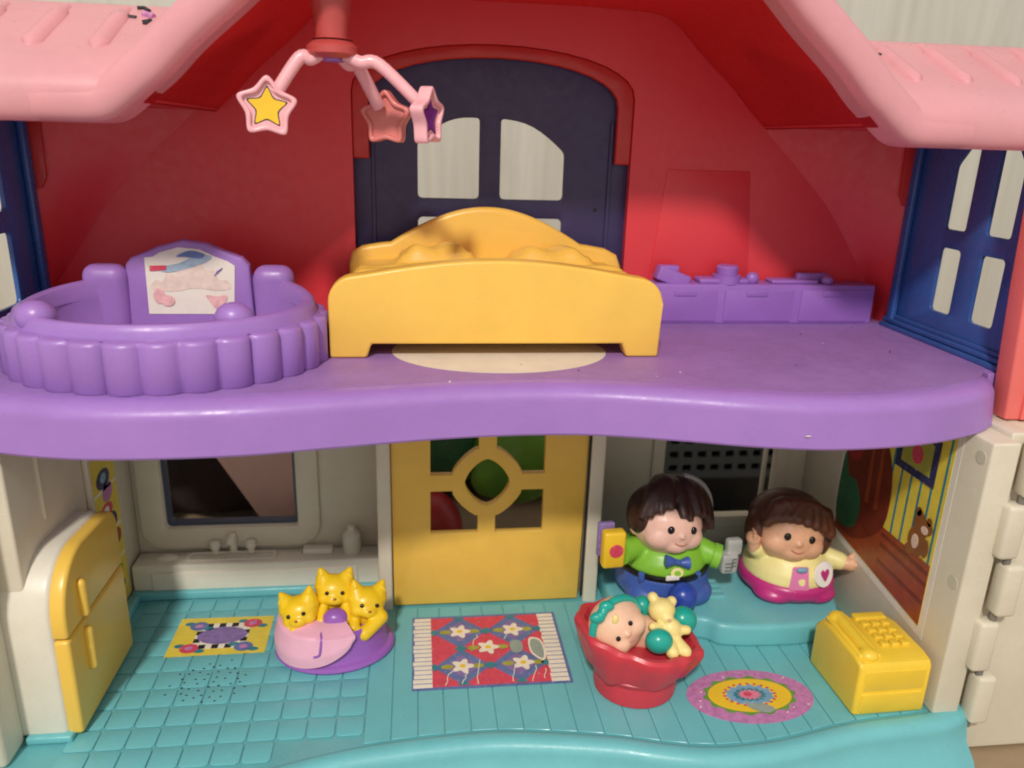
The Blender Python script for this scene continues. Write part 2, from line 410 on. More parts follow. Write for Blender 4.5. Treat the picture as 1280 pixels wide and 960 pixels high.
# raised window surround and blue-grey liner
wk = link('window', slab([rrect(-15.0, -5.5, 2.0, 11.6, 1.3, 8), rrect(-13.75, -6.7, 3.2, 10.2, 0.2)[::-1]], XZ(39.72), (0, .3, 0), 0.1, 2), 'cream', house)
link('window_liner', slab([rrect(-13.8, -6.65, 3.15, 10.25, 0.3), rrect(-13.55, -6.9, 3.4, 10, 0.25)[::-1]], XZ(40.2), (0, .45, 0)), 'liner', wk)
wk = link('window', slab([rrect(13.3, 21.5, 2.3, 11.2, .8, 6), rrect(14.0, 20.8, 3.0, 10.2, 0.2)[::-1]], XZ(39.78), (0, .24, 0), 0.08, 2), 'cream', house)
link('window_bar', box(20.15, 20.35, 40.1, 40.4, 2.9, 10.3, 0.05), 'cream', wk)
# kitchen counter
kc = link('kitchen_counter', box(-15.2, -2.2, 38.25, 39.75, -.05, 1.85, 0.12), 'cream_white', house)
link('counter_panel', box(-14.2, -3.4, 38.16, 38.3, .35, 1.45, 0.05), 'cream_white', kc)
link('sink', slab([rrect(-12.6, -7.8, 38.6, 39.5, .3), rrect(-12.35, -8.05, 38.72, 39.38, .25)[::-1]], XY(1.84), (0, 0, .1), .03, 1), 'cream_white', kc)
link('tap', tube(tup(spline([(-10.2, 39.55, 1.85), (-10.2, 39.55, 2.6), (-10.2, 39.45, 2.85), (-10.2, 39.1, 2.8), (-10.2, 38.95, 2.6)], 5)), .2, 10), 'cream_white', kc)
for x in (-11.15, -9.25): link('tap_knob', lathe([(.2, 1.84), (.2, 2.1), (.3, 2.2), (.3, 2.5), (.12, 2.58)], 16), 'cream_white', kc).location = (x, 39.5, 0)
link('soap_block', box(-6.4, -4.8, 38.9, 39.5, 1.84, 2.2, .1), 'cream_white', kc)
link('bottle', lathe([(.45, 1.84), (.5, 1.95), (.5, 2.9), (.3, 3.15), (.2, 3.2), (.2, 3.45), (.1, 3.5)], 20), 'cream_white', kc).location = (-3.75, 39.2, 0)
link('dish', sphere((-13.6, 39.1, 1.85), (.6, .35, .18), 16), 'cream_white', kc)

# ---- entry: posts and yellow door
for x0, x1 in ((-2.15, -1.45), (8.8, 9.55)):
    link('door_post', box(x0, x1, 36.1, 39.98, -.06, 13.0, 0.1), 'cream', house)
def arcpts(c, r0, a0, a1, n=8): return [(c[0]+r0*cos(radians(a0+(a1-a0)*k/n)), c[1]+r0*sin(radians(a0+(a1-a0)*k/n))) for k in range(n+1)]
dc = (3.47, 7.12)
def eye(rx, rz, n=8):   # pointed lozenge with bowed sides
    out = []
    cs = [(0, rz), (rx, 0), (0, -rz), (-rx, 0)]
    for i in range(4):
        a, b = cs[i], cs[(i+1) % 4]
        for k in range(n):
            t = k/n; mx = a[0]+(b[0]-a[0])*t; mz = a[1]+(b[1]-a[1])*t; bl = 1+0.26*sin(pi*t)
            out.append((dc[0]+mx*bl, dc[1]+mz*bl))
    return out
big = eye(2.0, 2.1)
x0d, x1d, z0d, z1d = 0.56, 6.44, 4.25, 10.0
def corner_pane(sx, sz):
    # rectangle corner minus the lozenge ring
    xe = x0d if sx < 0 else x1d; ze = z0d if sz < 0 else z1d
    g = 0.46; arc = []
    for k in range(9):
        t = k/8; mx = 1.98*(1-t); mz = 2.08*t; bl = 1+0.28*sin(pi*t)
        arc.append((dc[0]+sx*mx*bl, dc[1]+sz*mz*bl))
    arc = [p for p in arc if abs(p[0]-dc[0]) >= g and abs(p[1]-dc[1]) >= g]
    pts = [(xe, dc[1]+sz*g), (arc[0][0], dc[1]+sz*g)] + arc + [(dc[0]+sx*g, arc[-1][1]), (dc[0]+sx*g, ze), (xe, ze)]
    out = []
    for p in pts:
        if not out or (Vector(p)-Vector(out[-1])).length > .02: out.append(p)
    return out
holes = [eye(1.16, 1.3)] + [corner_pane(a, b) for a in (-1, 1) for b in (-1, 1)]
door = link('door', slab([[(-1.38, .06), (8.55, .06), (8.72, 12.0), (-1.42, 12.0)]] + holes, XZ(36.4), (0, .45, 0), 0.05, 2), 'door_yellow', house)
link('hinge_pin', tube([(8.72, 36.3, .3), (8.78, 36.3, 12)], .08, 8), 'dark_gap', door)

# ---- stickers on the lower walls
def on_wall(name, poly, x, m, parent, t=-0.012): return link(name, slab([poly], YZ(x), (t, 0, 0)), m, parent, smooth=False)
sk = on_wall('nursery_sticker', [(27.85, 2.7), (36.4, 3.8), (36.4, 12.8), (27.8, 12.8)], TR-.004, 'sticker_white', wr)
X = TR-.02
on_wall('yellow_paper', [(28.2, 3.2), (36.0, 4.2), (36.0, 12.5), (28.15, 12.5)], X, 'st_yellow', sk)
X -= .014
for k in range(9):
    y = 28.35+.72*k; on_wall('paper_stripe', [(y, 5.5), (y+.13, 5.5), (y+.13, 12.45), (y, 12.45)], X, 'st_teal', sk)
X -= .014
on_wall('cot_panel', [(28.2, 3.25), (36.0, 4.25), (36.0, 6.6), (31.72, 6.3), (28.22, 6.3)], X, 'st_wood', sk)
X -= .014
for z in (4.3, 5.2, 5.75): on_wall('cot_rail', [(28.25, z), (31.9, z+.12), (31.9, z+.3), (28.25, z+.2)], X, 'st_wood_dark', sk)
on_wall('rocking_chair', tup(spline([(32.5, 10.2), (31.8, 8.5), (31.9, 6.3), (33.2, 5.0), (34.6, 4.4), (35.9, 5), (36.0, 8), (35.4, 10.8), (34, 11.6)], 4, True)), X, 'st_wood_dark', sk)
on_wall('picture_frame', [(31.9, 9.7), (29.0, 9.7), (29.0, 11.9), (31.9, 12.2)], X, 'st_navy', sk)
X -= .014
on_wall('picture', [(31.5, 10.1), (29.4, 10.1), (29.4, 11.6), (31.5, 11.9)], X, 'st_olive', sk)
on_wall('plant', tup(spline([(36.0, 5), (34.4, 5.0), (34.0, 6.3), (34.6, 7.5), (35.4, 7.6), (36.0, 8.6)], 4, True)), X, 'st_dkgreen', sk)
on_wall('chair_slat', [(32.6, 6.9), (32.9, 6.8), (33.0, 10.4), (32.8, 10.6)], X, 'st_wood', sk)
on_wall('chair_slat', [(33.4, 6.9), (33.7, 6.8), (33.8, 10.6), (33.6, 10.8)], X, 'st_wood', sk)
on_wall('cushion', ell(35.2, 9.3, .7, .8, 16), X, 'toy_red', sk)
b = on_wall('teddy_bear', ell(29.35, 6.95, .62, .72, 18), X, 'st_brown', sk)
X -= .014
on_wall('teddy_head', tup(spline([(29.5, 8.5), (29.75, 7.7), (29.2, 7.35), (28.5, 7.7), (28.55, 8.1), (29.0, 8.2)], 4, True)), X, 'st_brown', sk)
on_wall('teddy_ear', ell(29.55, 8.35, .2, .22, 12), X, 'st_brown', sk)
on_wall('teddy_ear', ell(28.75, 8.2, .18, .2, 12), X, 'st_brown', sk)
on_wall('teddy_arm', ell(28.7, 6.9, .22, .45, 12), X, 'st_brown', sk)
on_wall('teddy_leg', ell(29.75, 6.35, .3, .26, 12), X, 'st_brown', sk)
on_wall('teddy_muzzle', ell(28.95, 7.7, .24, .2, 12), X-.014, 'st_sand', sk)
on_wall('teddy_belly', ell(29.45, 6.9, .24, .36, 14), X, 'st_sand', sk)
on_wall('picture_spot', ell(30.4, 10.8, .4, .45, 14), X, 'st_red', sk)
sk = on_wall('pantry_sticker', [(35.4, .5), (38.1, .5), (38.1, 9.0), (35.2, 9.0)], TL+.004, 'st_yellow', wl, 0.012)
X = TL+.02
for y, z, ry, rz, m in ((36.6, 7.7, .8, .5, 'st_navy'), (36.9, 6.9, .6, .5, 'st_mauve'), (36.5, 6.0, .8, .4, 'st_red'), (36.9, 5.2, .75, .55, 'st_navy'), (37.3, 4.2, .6, .45, 'st_wood'), (36.5, 3.5, .7, .5, 'st_purple'), (36.7, 2.4, .9, .35, 'st_olive'), (37.0, 1.5, .6, .35, 'st_teal')):
    on_wall('pantry_food', ell(y, z, ry, rz, 16), X, m, sk, .012)
for y, z, m in ((36.6, 7.75, 'st_skyblue'), (36.9, 5.2, 'st_yellow'), (36.5, 6.0, 'st_cream'), (36.5, 3.5, 'st_pink')):
    on_wall('pantry_food', ell(y, z, .35, .25, 12), X+.014, m, sk, .012)
for z in (7.1, 4.75, 3.0): on_wall('pantry_shelf', [(35.4, z), (38.0, z-.05), (38.0, z+.1), (35.4, z+.15)], X, 'st_cream', sk, .012)
link('sticker_edge', box(TL, TL+.06, 34.95, 35.2, .4, 4.6, .02), 'sticker_white', sk)

# ---- hinge and folded-out wing at the right
link('hinge_leaf', box(23.9, 24.8, 26.75, 29.2, -.5, 13.22, .1), 'cream', house)
wing = link('wing_wall', box(24.75, 40, 26.6, 29.1, -2.5, 13.2, 0.2), 'cream', house)
for k in range(5):
    z0 = -.3+k*2.75
    if k % 2: link('hinge_knuckle', box(23.7, 24.62, 25.75, 26.55, z0, z0+2.45, .2), 'cream', house)
    else: link('hinge_knuckle', box(24.2, 25.1, 25.7, 26.55, z0, z0+2.45, .2), 'cream', house)
link('hinge_pin', tube([(24.4, 26.1, -.6), (24.4, 26.1, 13)], .16, 10), 'metal', house)
link('wing_panel', slab([[(24.6, 13.25), (40, 13.25), (40, 24.6), (23.95, 24.6), (24.2, 19)]], XZ(28.15), (0, 1.0, 0), .12, 3), 'coral', house)
link('wing_panel_trim', box(25.2, 40, 28.0, 28.25, 13.3, 15.5, 0.06), 'coral', house)

# ---- upper floor
wave = tup(spline([(-17.6, 28.6), (-15.8, 27.4), (-13, 26.45), (-10.3, 26.1), (-6.3, 26.25), (-3, 26.85), (.5, 27.5), (3.6, 27.8), (6.7, 27.7), (10, 26.95), (12.9, 26.15), (15.9, 25.75), (19.5, 26.1), (22.4, 27.05), (23.9, 28.0), (24.45, 28.9)], 6))
def upper_floor():
    bm = bmesh.new(); cols = []
    n = len(wave)
    for i, (x, y) in enumerate(wave):
        d = Vector(wave[min(i+1, n-1)])-Vector(wave[max(i-1, 0)]); d.normalize(); nrm = Vector((-d.y, d.x))  # inward (towards +y)
        if nrm.y < 0: nrm = -nrm
        def pt(off, z): return bm.verts.new((x+nrm.x*off, y+nrm.y*off, z))
        col = [bm.verts.new((min(x, 25.0), 40.3, 15.0)), pt(.95, 15.0)]
        for k in range(1, 9):
            t = pi/2*k/8; col.append(pt(.95-.8*sin(t), 14.35+.65*cos(t)))
        col += [pt(.06, 13.6), pt(0, 13.12), pt(.06, 13.03), pt(.22, 13.0), pt(.5, 13.0), pt(.5, 13.5), bm.verts.new((x, 40.3, 13.5))]
        cols.append(col)
    for A, B in zip(cols, cols[1:]):
        m = len(A)
        for k in range(m): bm.faces.new((A[k], A[(k+1) % m], B[(k+1) % m], B[k]))
    bm.faces.new(cols[0]); bm.faces.new(cols[-1][::-1])
    return bm
uf = link('upper_floor', upper_floor(), 'purple', house)
link('floor_edge', box(24.3, 25.3, 29.25, 40.2, 13.6, 14.99, .05), 'purple', uf)
top = [(x, y+1.1) for x, y in wave if -16.6 < x < 24.0]
link('floor_grain', slab([top+[(24.5, 29.9), (25.15, 30.4), (25.15, 39.9), (-16.6, 39.9)]], XY(15.0), (0, 0, .012)), 'purple_top', uf, smooth=False)
bms = [sphere((random.uniform(-3, 23), random.uniform(28.4, 37), 15.02), random.uniform(.015, .04), 6) for _ in range(6)]
o = link('crumbs', join(bms), 'sticker_white', uf); o['kind'] = 'stuff'
bms = [sphere((random.uniform(-3, 23), random.uniform(28.4, 38), 15.02), random.uniform(.015, .045), 6) for _ in range(9)]
o = link('grit', join(bms), 'dark_gap', uf); o['kind'] = 'stuff'
link('chip', sphere((14.6, 25.83, 13.62), (.12, .03, .03), 8), 'paper', uf)

# ---- upper counter with moulded drawers
uc = link('upper_counter', box(11.2, 24.3, 38.5, 39.95, 15.0, 17.1, .1), 'purple_dark', house)
for a, b in ((12.3, 15.55), (15.95, 19.7), (20.15, 24.0)):
    dw = link('drawer', slab([rrect(a, b, 15.15, 16.85, .08)], XZ(38.42), (0, .12, 0), .05, 2), 'purple_dark', uc)
    m = (a+b)/2; link('pull', slab([rrect(m-.75, m+.45, 16.5, 16.83, .1)], XZ(38.36), (0, .08, 0), .03, 2), 'purple_dark', dw)
it = box(-.9, .9, -.4, .4, 0, .75, .1); bmesh.ops.rotate(it, cent=(0, 0, 0), matrix=Matrix.Rotation(radians(20), 3, 'Y'), verts=it.verts); bmesh.ops.translate(it, vec=(13.1, 39.2, 17.0), verts=it.verts)
link('moulded_box', it, 'purple_dark', uc)
link('moulded_box_lid', box(12.5, 13.5, 38.9, 39.5, 17.65, 17.98, .08), 'purple_dark', uc)
link('moulded_pot', lathe([(.75, 17.08), (.75, 17.5), (.55, 17.52), (.58, 17.9), (.5, 18.0), (.1, 18.02)], 24), 'purple_dark', uc).location = (16.2, 39.2, 0)
link('moulded_tray', box(14.6, 17.3, 38.7, 39.8, 17.08, 17.35, .1), 'purple_dark', uc)
link('moulded_knob', sphere((17.55, 39.0, 17.35), (.36, .3, .34), 16), 'purple_dark', uc)
link('moulded_tray', box(18.6, 21.2, 38.8, 39.8, 17.08, 17.3, .1), 'purple_dark', uc)
link('moulded_comb', box(20.2, 22.0, 39.3, 39.7, 17.08, 17.6, .12), 'purple_dark', uc)
link('moulded_knob', sphere((21.7, 38.95, 17.28), (.34, .28, .26), 16), 'purple_dark', uc)

# ---- red back wall with arched opening
prof = [(21.6, 14.6), (21.45, 16.2), (20.45, 17.6), (18.35, 20.6), (16.0, 23.0), (14.35, 24.5), (11.25, 27.5), (9.5, 29.0), (8.4, 29.8), (7, 30.2), (4, 30.3), (0, 30.32)]
crease = tup(spline(prof, 5))
outl = [(XC+h+.7, z+.4) for h, z in crease] + [(XC-h-.7, z+.4) for h, z in crease[::-1][1:]]
outl = [(XC+22.3, 14.6)] + outl + [(XC-22.3, 14.6)]
def arch(h, zs, ztop, z0, n=18):
    # flat segmental arch on straight sides
    pts = [(XC+.15+h, z0), (XC+.15+h, zs)]
    for k in range(1, n): a = pi*k/n; pts.append((XC+.15+h*cos(a), zs+(ztop-zs)*sin(a)**0.9))
    return pts + [(XC+.15-h, zs), (XC+.15-h, z0)]
rb = link('upper_back_wall', slab([outl, arch(6.95, 26.0, 28.3, 14.9)[::-1]], XZ(40.0), (0, .5, 0)), 'red', house)
link('arch_trim', slab([arch(6.95, 26.0, 28.3, 22.9)[:1] + arch(6.95, 26.0, 28.3, 22.9)[1:] + arch(6.15, 25.6, 27.7, 22.9)[::-1]], XZ(40.1), (0, .42, 0), .1, 3), 'red_trim', rb)
link('wall_plate', slab([[(12.2, 17.0), (17.75, 17.0), (17.2, 22.75), (12.75, 22.75)]], XZ(39.95), (0, .1, 0), .04, 2), 'red', rb)
# corner panels from the crease to the side windows
for s, xe, ye in ((1, 25.2, 38.2), (-1, -17.25, 38.4)):
    bm = bmesh.new(); A = []; B = []
    cz = [p for p in crease if p[1] <= 25.2]
    for h, z in cz:
        A.append(bm.verts.new((XC+s*h, 39.99, z)))
        t = min(1, max(0, (z-15)/9)); B.append((z,))
    cols = []
    for (h, z), va in zip(cz, A):
        col = [va]
        for k in range(1, 7):
            t = k/6; x = XC+s*h+(xe-XC-s*h)*t; y = 39.99+(ye-39.99)*(t**1.5); col.append(bm.verts.new((x, y, z)))
        cols.append(col)
    for P, Q in zip(cols, cols[1:]):
        for k in range(6): bm.faces.new((P[k], P[k+1], Q[k+1], Q[k]))
    link('corner_panel', bm, 'red', house)
    link('corner_trim', tube([(xe-.05*s, ye+.02, 14.9), (xe-.05*s, ye+.02, 20.6)], .1, 8), 'red', house)
    link('corner_bracket', slab([[(xe+.2*s, 24.6), (xe-.75*s, 24.6), (xe-.7*s, 21.8), (xe-.45*s, 21.3), (xe+.2*s, 21.2)]], XZ(ye-.12), (0, .2, 0), .06, 2), 'red_trim', house)

# ---- navy balcony door with panes open to the wall behind
def pane_arch(x0, x1, z0, zl, zr):
    pts = [(x0, z0), (x1, z0)]
    n = 8
    for k in range(n+1):
        t = k/n; x = x1+(x0-x1)*t
        z = zr+(zl-zr)*t
        z += 0.42*sin(pi*t)
        pts.append((x, z))
    return pts
def rounded(poly, r=.25, n=4):
    out = []; N = len(poly)
    for i in range(N):
        p = Vector(poly[i]); a = Vector(poly[i-1])-p; b = Vector(poly[(i+1) % N])-p
        ang = a.angle(b)
        if ang > radians(150): out.append(tuple(p)); continue
        rr = min(r, a.length*.45, b.length*.45); A = p+a.normalized()*rr; B = p+b.normalized()*rr
        for k in range(n+1):
            t = k/n; out.append(tuple(A.lerp(p, t).lerp(p.lerp(B, t), t)))
    return out
panes = [rounded(pane_arch(0.05, 3.12, 21.05, 23.75, 24.95)), rounded(pane_arch(4.2, 7.45, 21.05, 24.95, 23.4)),
         rrect(0.05, 3.12, 16.8, 20.1, .25), rrect(4.2, 7.45, 16.8, 20.1, .25)]
nd = link('balcony_door', slab([arch(7.7, 26.2, 28.9, 14.8)] + [p[::-1] for p in panes], XZ(40.54), (0, .18, 0), .05, 2), 'navy', house)
for x in (-2.15, 9.85): link('door_stile', box(x-.1, x+.1, 40.42, 40.56, 15, 25, .05), 'navy', nd)
link('door_hole', sphere((9.2, 40.54, 20.6), (.1, .03, .1), 10), 'dark_gap', nd)

# ---- blue side windows
def side_window(x, s, y0, y1):
    cols = [(30.85, 32.35), (33.75, 35.2)] if s > 0 else [(30.9, 32.4), (33.6, 35.9)]
    hl = []
    for i, (a, b) in enumerate(cols):
        hl.append(rrect(a, b, 16.55, 19.6, .22))
        if s > 0:
            q = [(a, 20.5), (b, 20.5), (b, 24.1), (b-.9, 24.5), (a, 24.5)] if i else [(a, 20.5), (b, 20.5), (b, 24.4), (a+.7, 24.4), (a, 23.5)]
            if i: q = [(a, 20.5), (b, 20.5), (b, 23.4), (b-.75, 24.3), (a, 24.3)]
            hl.append(rounded(q, .2))
        else: hl.append(rrect(a, b, 20.5, 24.3, .22))
    w_ = link('side_window', slab([[(y0, 15.02), (y1, 15.02), (y1, 25.2), (y0, 25.2)]] + [h[::-1] for h in hl], YZ(x), (.22*s, 0, 0), .07, 2), 'blue_frame', house)
    for k, (dz, dx) in enumerate(((15.5, .35), (15.28, .7), (15.02, 1.1))):
        link('sill_step', box(min(x, x-s*dx*.45), max(x, x-s*dx*.45), y0, y1, dz-.02, dz+.22, .06), 'blue_frame', w_)
    link('window_jamb', box(min(x, x-s*.3), max(x, x-s*.3), y1-.75, y1-.2, 15.3, 25, .1), 'blue_frame', w_)
    return w_
side_window(25.2, 1, 28.6, 38.4)
side_window(-17.3, -1, 29.5, 38.5)

# ---- roof
YR = 28.9
XR = 4.2
gin = [(14.2, 24.1), (13.5, 24.85), (12.5, 25.75), (11.5, 26.75), (9.9, 28.1), (9.0, 28.95), (8.35, 29.5), (7.2, 29.95), (4, 30.1), (0, 30.12)]
gi = tup(spline(gin, 5))
def offset(pts, d):
    out = []
    for i in range(len(pts)):
        a = Vector(pts[max(i-1, 0)]); b = Vector(pts[min(i+1, len(pts)-1)]); t = (b-a).normalized(); out.append((pts[i][0]+abs(t.y)*d, pts[i][1]+abs(t.x)*d))
    return out
def full(pts): return [(XR+h, z) for h, z in pts] + [(XR-h, z) for h, z in pts[::-1][1:]]
gl = [(13.55, 24.83)] + [(h+.02, z+.02) for h, z in gi if z > 25.0]
bm = bmesh.new(); P_ = full(gl); a_ = [bm.verts.new((x, YR+.85, z)) for x, z in P_]; b_ = [bm.verts.new((x, 40.05, z)) for x, z in P_]
for k in range(len(P_)-1): bm.faces.new((a_[k], a_[k+1], b_[k+1], b_[k]))
link('roof_lining', bm, 'red_lining', house, ang=60)
SE = [(0, .95), (0, .3), (.06, .1), (.25, -.08), (.6, -.18), (1.0, -.18), (1.4, -.05), (1.8, .25), (2.1, .65), (2.3, 1.05), (3.2, 2.9), (4.2, 5.0), (4.45, 5.7), (4.4, 6.4), (3.9, 7.0)]
SG = [(0, 1.8), (0, .3), (.05, .1), (.2, -.09), (.5, -.19), (.8, -.19), (1.05, -.12), (1.22, .02), (1.3, .3), (1.3, 1.05), (1.3, 4), (1.3, 12)]
def sweep(path, sec, clip=None):
    bm = bmesh.new(); cols = []; n = len(path)
    for i, (x, z) in enumerate(path):
        a = path[max(i-1, 0)]; b = path[min(i+1, n-1)]; d = Vector((b[0]-a[0], b[1]-a[1])).normalized()
        nx_, nz_ = d.y, -d.x
        if nz_ < 0: nx_, nz_ = -nx_, -nz_
        cols.append([bm.verts.new((x+nx_*m, YR+my, z+nz_*m)) for m, my in sec])
    for P, Q in zip(cols, cols[1:]):
        for q in range(len(P)-1): bm.faces.new((P[q], P[q+1], Q[q+1], Q[q]))
    return bm
half = [(16.8, 24.13), (16.0, 24.13), (15.3, 24.13), (14.9, 24.14), (14.55, 24.2), (14.25, 24.33), (13.95, 24.55), (13.6, 24.83), (13.2, 25.17)] + [(h, z) for h, z in gi if z > 25.5]
roof = link('roof', sweep([(XR+h, z) for h, z in half] + [(XR-h, z) for h, z in half[::-1][1:]], SG), 'pink', house, ang=75)
md = roof.modifiers.new('smooth', 'SUBSURF'); md.levels = 1; md.render_levels = 2
hz = lambda z: next((a[0]+(b[0]-a[0])*(z-a[1])/(b[1]-a[1]) for a, b in zip(gi, gi[1:]) if a[1] <= z <= b[1]), gi[0][0])
def eave(s):
    bm = bmesh.new(); rings = []
    for hx in (None, 16.9, 20, 24, 31):
        rings.append([bm.verts.new((XR+s*((hz(24.13+m)+.75+.25*max(0, 1-m)) if hx is None else hx), YR+y+(.1*max(0, 1-m/1.3) if hx is None else 0), 24.13+m)) for m, y in SE])
    for P, Q in zip(rings, rings[1:]):
        for q in range(len(P)-1): bm.faces.new((P[q], P[q+1], Q[q+1], Q[q]))
    e = link('eave', bm, 'pink', house, ang=75)
    m_ = e.modifiers.new('smooth', 'SUBSURF'); m_.levels = 1; m_.render_levels = 2
    return e
def slope_z(y): return 24.15+2.3+(y-YR-1.05)*.48
eaves = {}
for s in (1, -1):
    ev = eaves[s] = eave(s); h = 15.2 if s > 0 else 15.1
    while h < 26:
        y0, y1 = YR+1.35, YR+5.0
        bm = tube([(0, y0+(y1-y0)*t/10, slope_z(y0+(y1-y0)*t/10)-.1) for t in range(11)], lambda t: .3*min(1, sqrt(max(.03, t/.1)))*(1 if t < .9 else .6), 12)
        bmesh.ops.scale(bm, vec=(1.25, 1, 1), verts=bm.verts); bmesh.ops.translate(bm, vec=(XR+s*h, 0, 0), verts=bm.verts)
        link('roof_rib', bm, 'pink', ev); h += 2.15
    link('eave_soffit', box(min(XR+s*13.4, XR+s*30), max(XR+s*13.4, XR+s*30), YR+1.9, 40, 24.9, 25.08), 'red', house)
el, er = eaves[-1], eaves[1]
for pts in ([(-11.05, 33.5), (-10.85, 33.1), (-10.6, 33.05), (-10.3, 33.0)], [(-10.5, 33.9), (-10.25, 33.95), (-10.0, 33.67)], [(-9.85, 32.4), (-9.75, 32.8), (-9.95, 32.6)], [(-11.0, 33.3), (-10.7, 32.95)]):
    link('pen_mark', tube([(x, y, slope_z(y)) for x, y in pts], .08, 6), 'scribble', el)
link('pen_mark', tube([(-10.1, 33.3, slope_z(33.3)), (-9.7, 33.1, slope_z(33.1))], .14, 6), 'st_mauve', el)
link('pen_mark', tube([(18.98, 32.75, slope_z(32.75)), (19.25, 32.5, slope_z(32.5))], .06, 6), 'scribble', er)

# ================================================================== furniture upstairs
# ---- round play tub with scalloped side
tub = empty('play_tub', 'purple oval tub with scalloped sides and a faded picture on its back panel', 'tub', (-9.95, 32.35, 15.0))
def scal(a, z):
    n = 29; s = abs(sin(n*a/2))
    return 1.0-0.06*(1-s**0.5)
bm = lathe([(.985, 0.0), (1.0, .06), (1.0, 1.72), (.992, 1.84), (.975, 1.9), (.94, 1.92), (.8, 1.92)], 384, 6.25, 5.25, fn=lambda a, z: scal(a, z) if z < 1.905 else 1, close=False)
link('scalloped_side', bm, 'purple', tub, ang=60)
bm = lathe([(.93, 1.88), (.915, 2.15), (.905, 2.3), (.885, 2.4), (.86, 2.42), (.835, 2.36), (.82, 2.2), (.81, 1.6), (.8, .25), (.78, .08), (0.01, .06)], 96, 6.25, 5.0, close=False)
for v in bm.verts:
    if v.co.z > 1.5: v.co.z += .11*max(0, v.co.y)
link('rim', bm, 'purple', tub)
pts = [(-12.75, 15.1), (-12.7, 18.3), (-12.45, 18.6), (-11.85, 18.85), (-11.3, 19.1), (-10.2, 19.4), (-9.2, 19.25), (-8.4, 18.9), (-7.75, 18.65), (-7.45, 18.3), (-7.3, 15.1)]
pb = link('back_panel', slab([[(x+9.95, z-15) for x, z in pts]], lambda u, v: Vector((u, 3.05+v*.06, v)), (0, .6, 0), .14, 3), 'purple', tub)
st = [(-11.85, 16.15), (-8.2, 16.15), (-8.05, 18.3), (-8.35, 18.5), (-8.9, 18.7), (-9.5, 19.0), (-10.4, 19.08), (-11.2, 18.85), (-11.5, 18.66), (-11.85, 18.62)]
fnst = lambda d: (lambda u, v: Vector((u+9.95, 3.05+(v-15)*.06-d, v-15)))
sp = link('picture_sticker', slab([st], fnst(.015), (0, -.015, 0)), 'sticker_white', pb, smooth=False)
def stp(name, poly, m, d=.045): link(name, slab([poly], fnst(d), (0, -.012, 0)), m, sp, smooth=False)
stp('cloud', tup(spline([(-11.7, 17.3), (-11.45, 17.65), (-11.15, 17.6), (-10.95, 17.95), (-10.6, 17.9), (-10.35, 18.3), (-9.9, 18.2), (-9.6, 18.45), (-9.3, 18.1), (-8.95, 18.1), (-8.75, 17.7), (-8.4, 17.65), (-8.3, 17.3), (-8.9, 17.2), (-9.8, 17.3), (-10.8, 17.15)], 4, True)), 'fade_sand', .04)
stp('blue_streak', tup(spline([(-11.3, 18.2), (-10.4, 18.4), (-9.6, 18.75), (-9.0, 18.7), (-9.4, 18.4), (-10.3, 18.1), (-11.0, 18.0)], 4, True)), 'fade_blue', .055)
stp('blue_cap', tup(spline([(-10.5, 18.7), (-9.9, 18.95), (-9.3, 18.8), (-9.5, 18.62), (-10.1, 18.68)], 4, True)), 'st_blue', .07)
stp('red_flag', [(-11.65, 18.05), (-10.95, 18.1), (-10.95, 18.3), (-11.65, 18.28)], 'st_red', .07)
stp('pink_foot', ell(-11.35, 16.95, .25, .35, 14), 'fade_pink', .055)
stp('pink_foot', ell(-11.0, 16.75, .3, .25, 14), 'fade_pink', .07)
stp('pink_heart', tup(spline([(-9.35, 17.0), (-8.9, 16.95), (-8.5, 17.0), (-8.5, 16.75), (-8.95, 16.4), (-9.2, 16.7)], 4, True)), 'fade_pink', .055)
for k in range(3): stp('grey_squiggle', [(-8.95+.1*k, 17.85+.1*k), (-8.8+.1*k, 18.1+.06*k), (-8.76+.1*k, 18.08+.06*k), (-8.9+.1*k, 17.83+.1*k)], 'st_purple', .055)
for x, r in ((-13.55, .95), (-6.4, .9)):
    link('back_post', blob([box(x+9.95-r, x+9.95+r, 2.7, 3.9, .2, 3.35, .55, 5)], .1, 10), 'purple', tub)
for x, y in ((-13.9, 29.7), (-6.85, 29.5)):
    link('seat_knob', sphere((x+9.95, y-32.35, 2.3), (.72, .62, .62), 24), 'purple', tub)

# ---- yellow bed
bed = empty('bed', 'yellow plastic double bed with arched headboard on the purple floor', 'bed', (3.4, 35.5, 15.0))
def bx(x): return x-3.4
foot = [(-3.68, 15.02), (-2.15, 15.02), (-1.95, 15.62), (8.85, 15.62), (9.05, 15.02), (10.5, 15.02), (10.52, 17.4)]
arc = []
for k in range(7): t = radians(90*k/6*.85); arc.append((9.35+1.17*cos(t), 17.4+1.1*sin(t)))
for k in range(1, 24): t = k/24; arc.append((9.35-t*11.9, 18.5+.68*sin(pi*t)))
for k in range(7): t = radians(90*(.15)+90*.85*k/6); arc.append((-2.55-1.13*sin(t), 17.4+1.1*cos(t)))
foot = foot + arc
link('footboard', slab([[(bx(x), z-15) for x, z in foot]], XZ(-3.5), (0, .95, 0), .2, 4), 'yellow', bed)
hd = [(-3.3, 15.1), (10.3, 15.1), (10.35, 17.9), (10.1, 18.5), (9.5, 18.8), (8.6, 18.95)]
for k in range(0, 25): t = k/24; hd.append((8.2-9.5*t, 19.0+1.76*sin(pi*t)**.95))
hd += [(-1.8, 18.95), (-2.7, 18.8), (-3.2, 18.5), (-3.35, 17.9)]
link('headboard', slab([[(bx(x), z-15) for x, z in hd]], XZ(3.3), (0, .75, 0), .22, 4), 'yellow', bed)
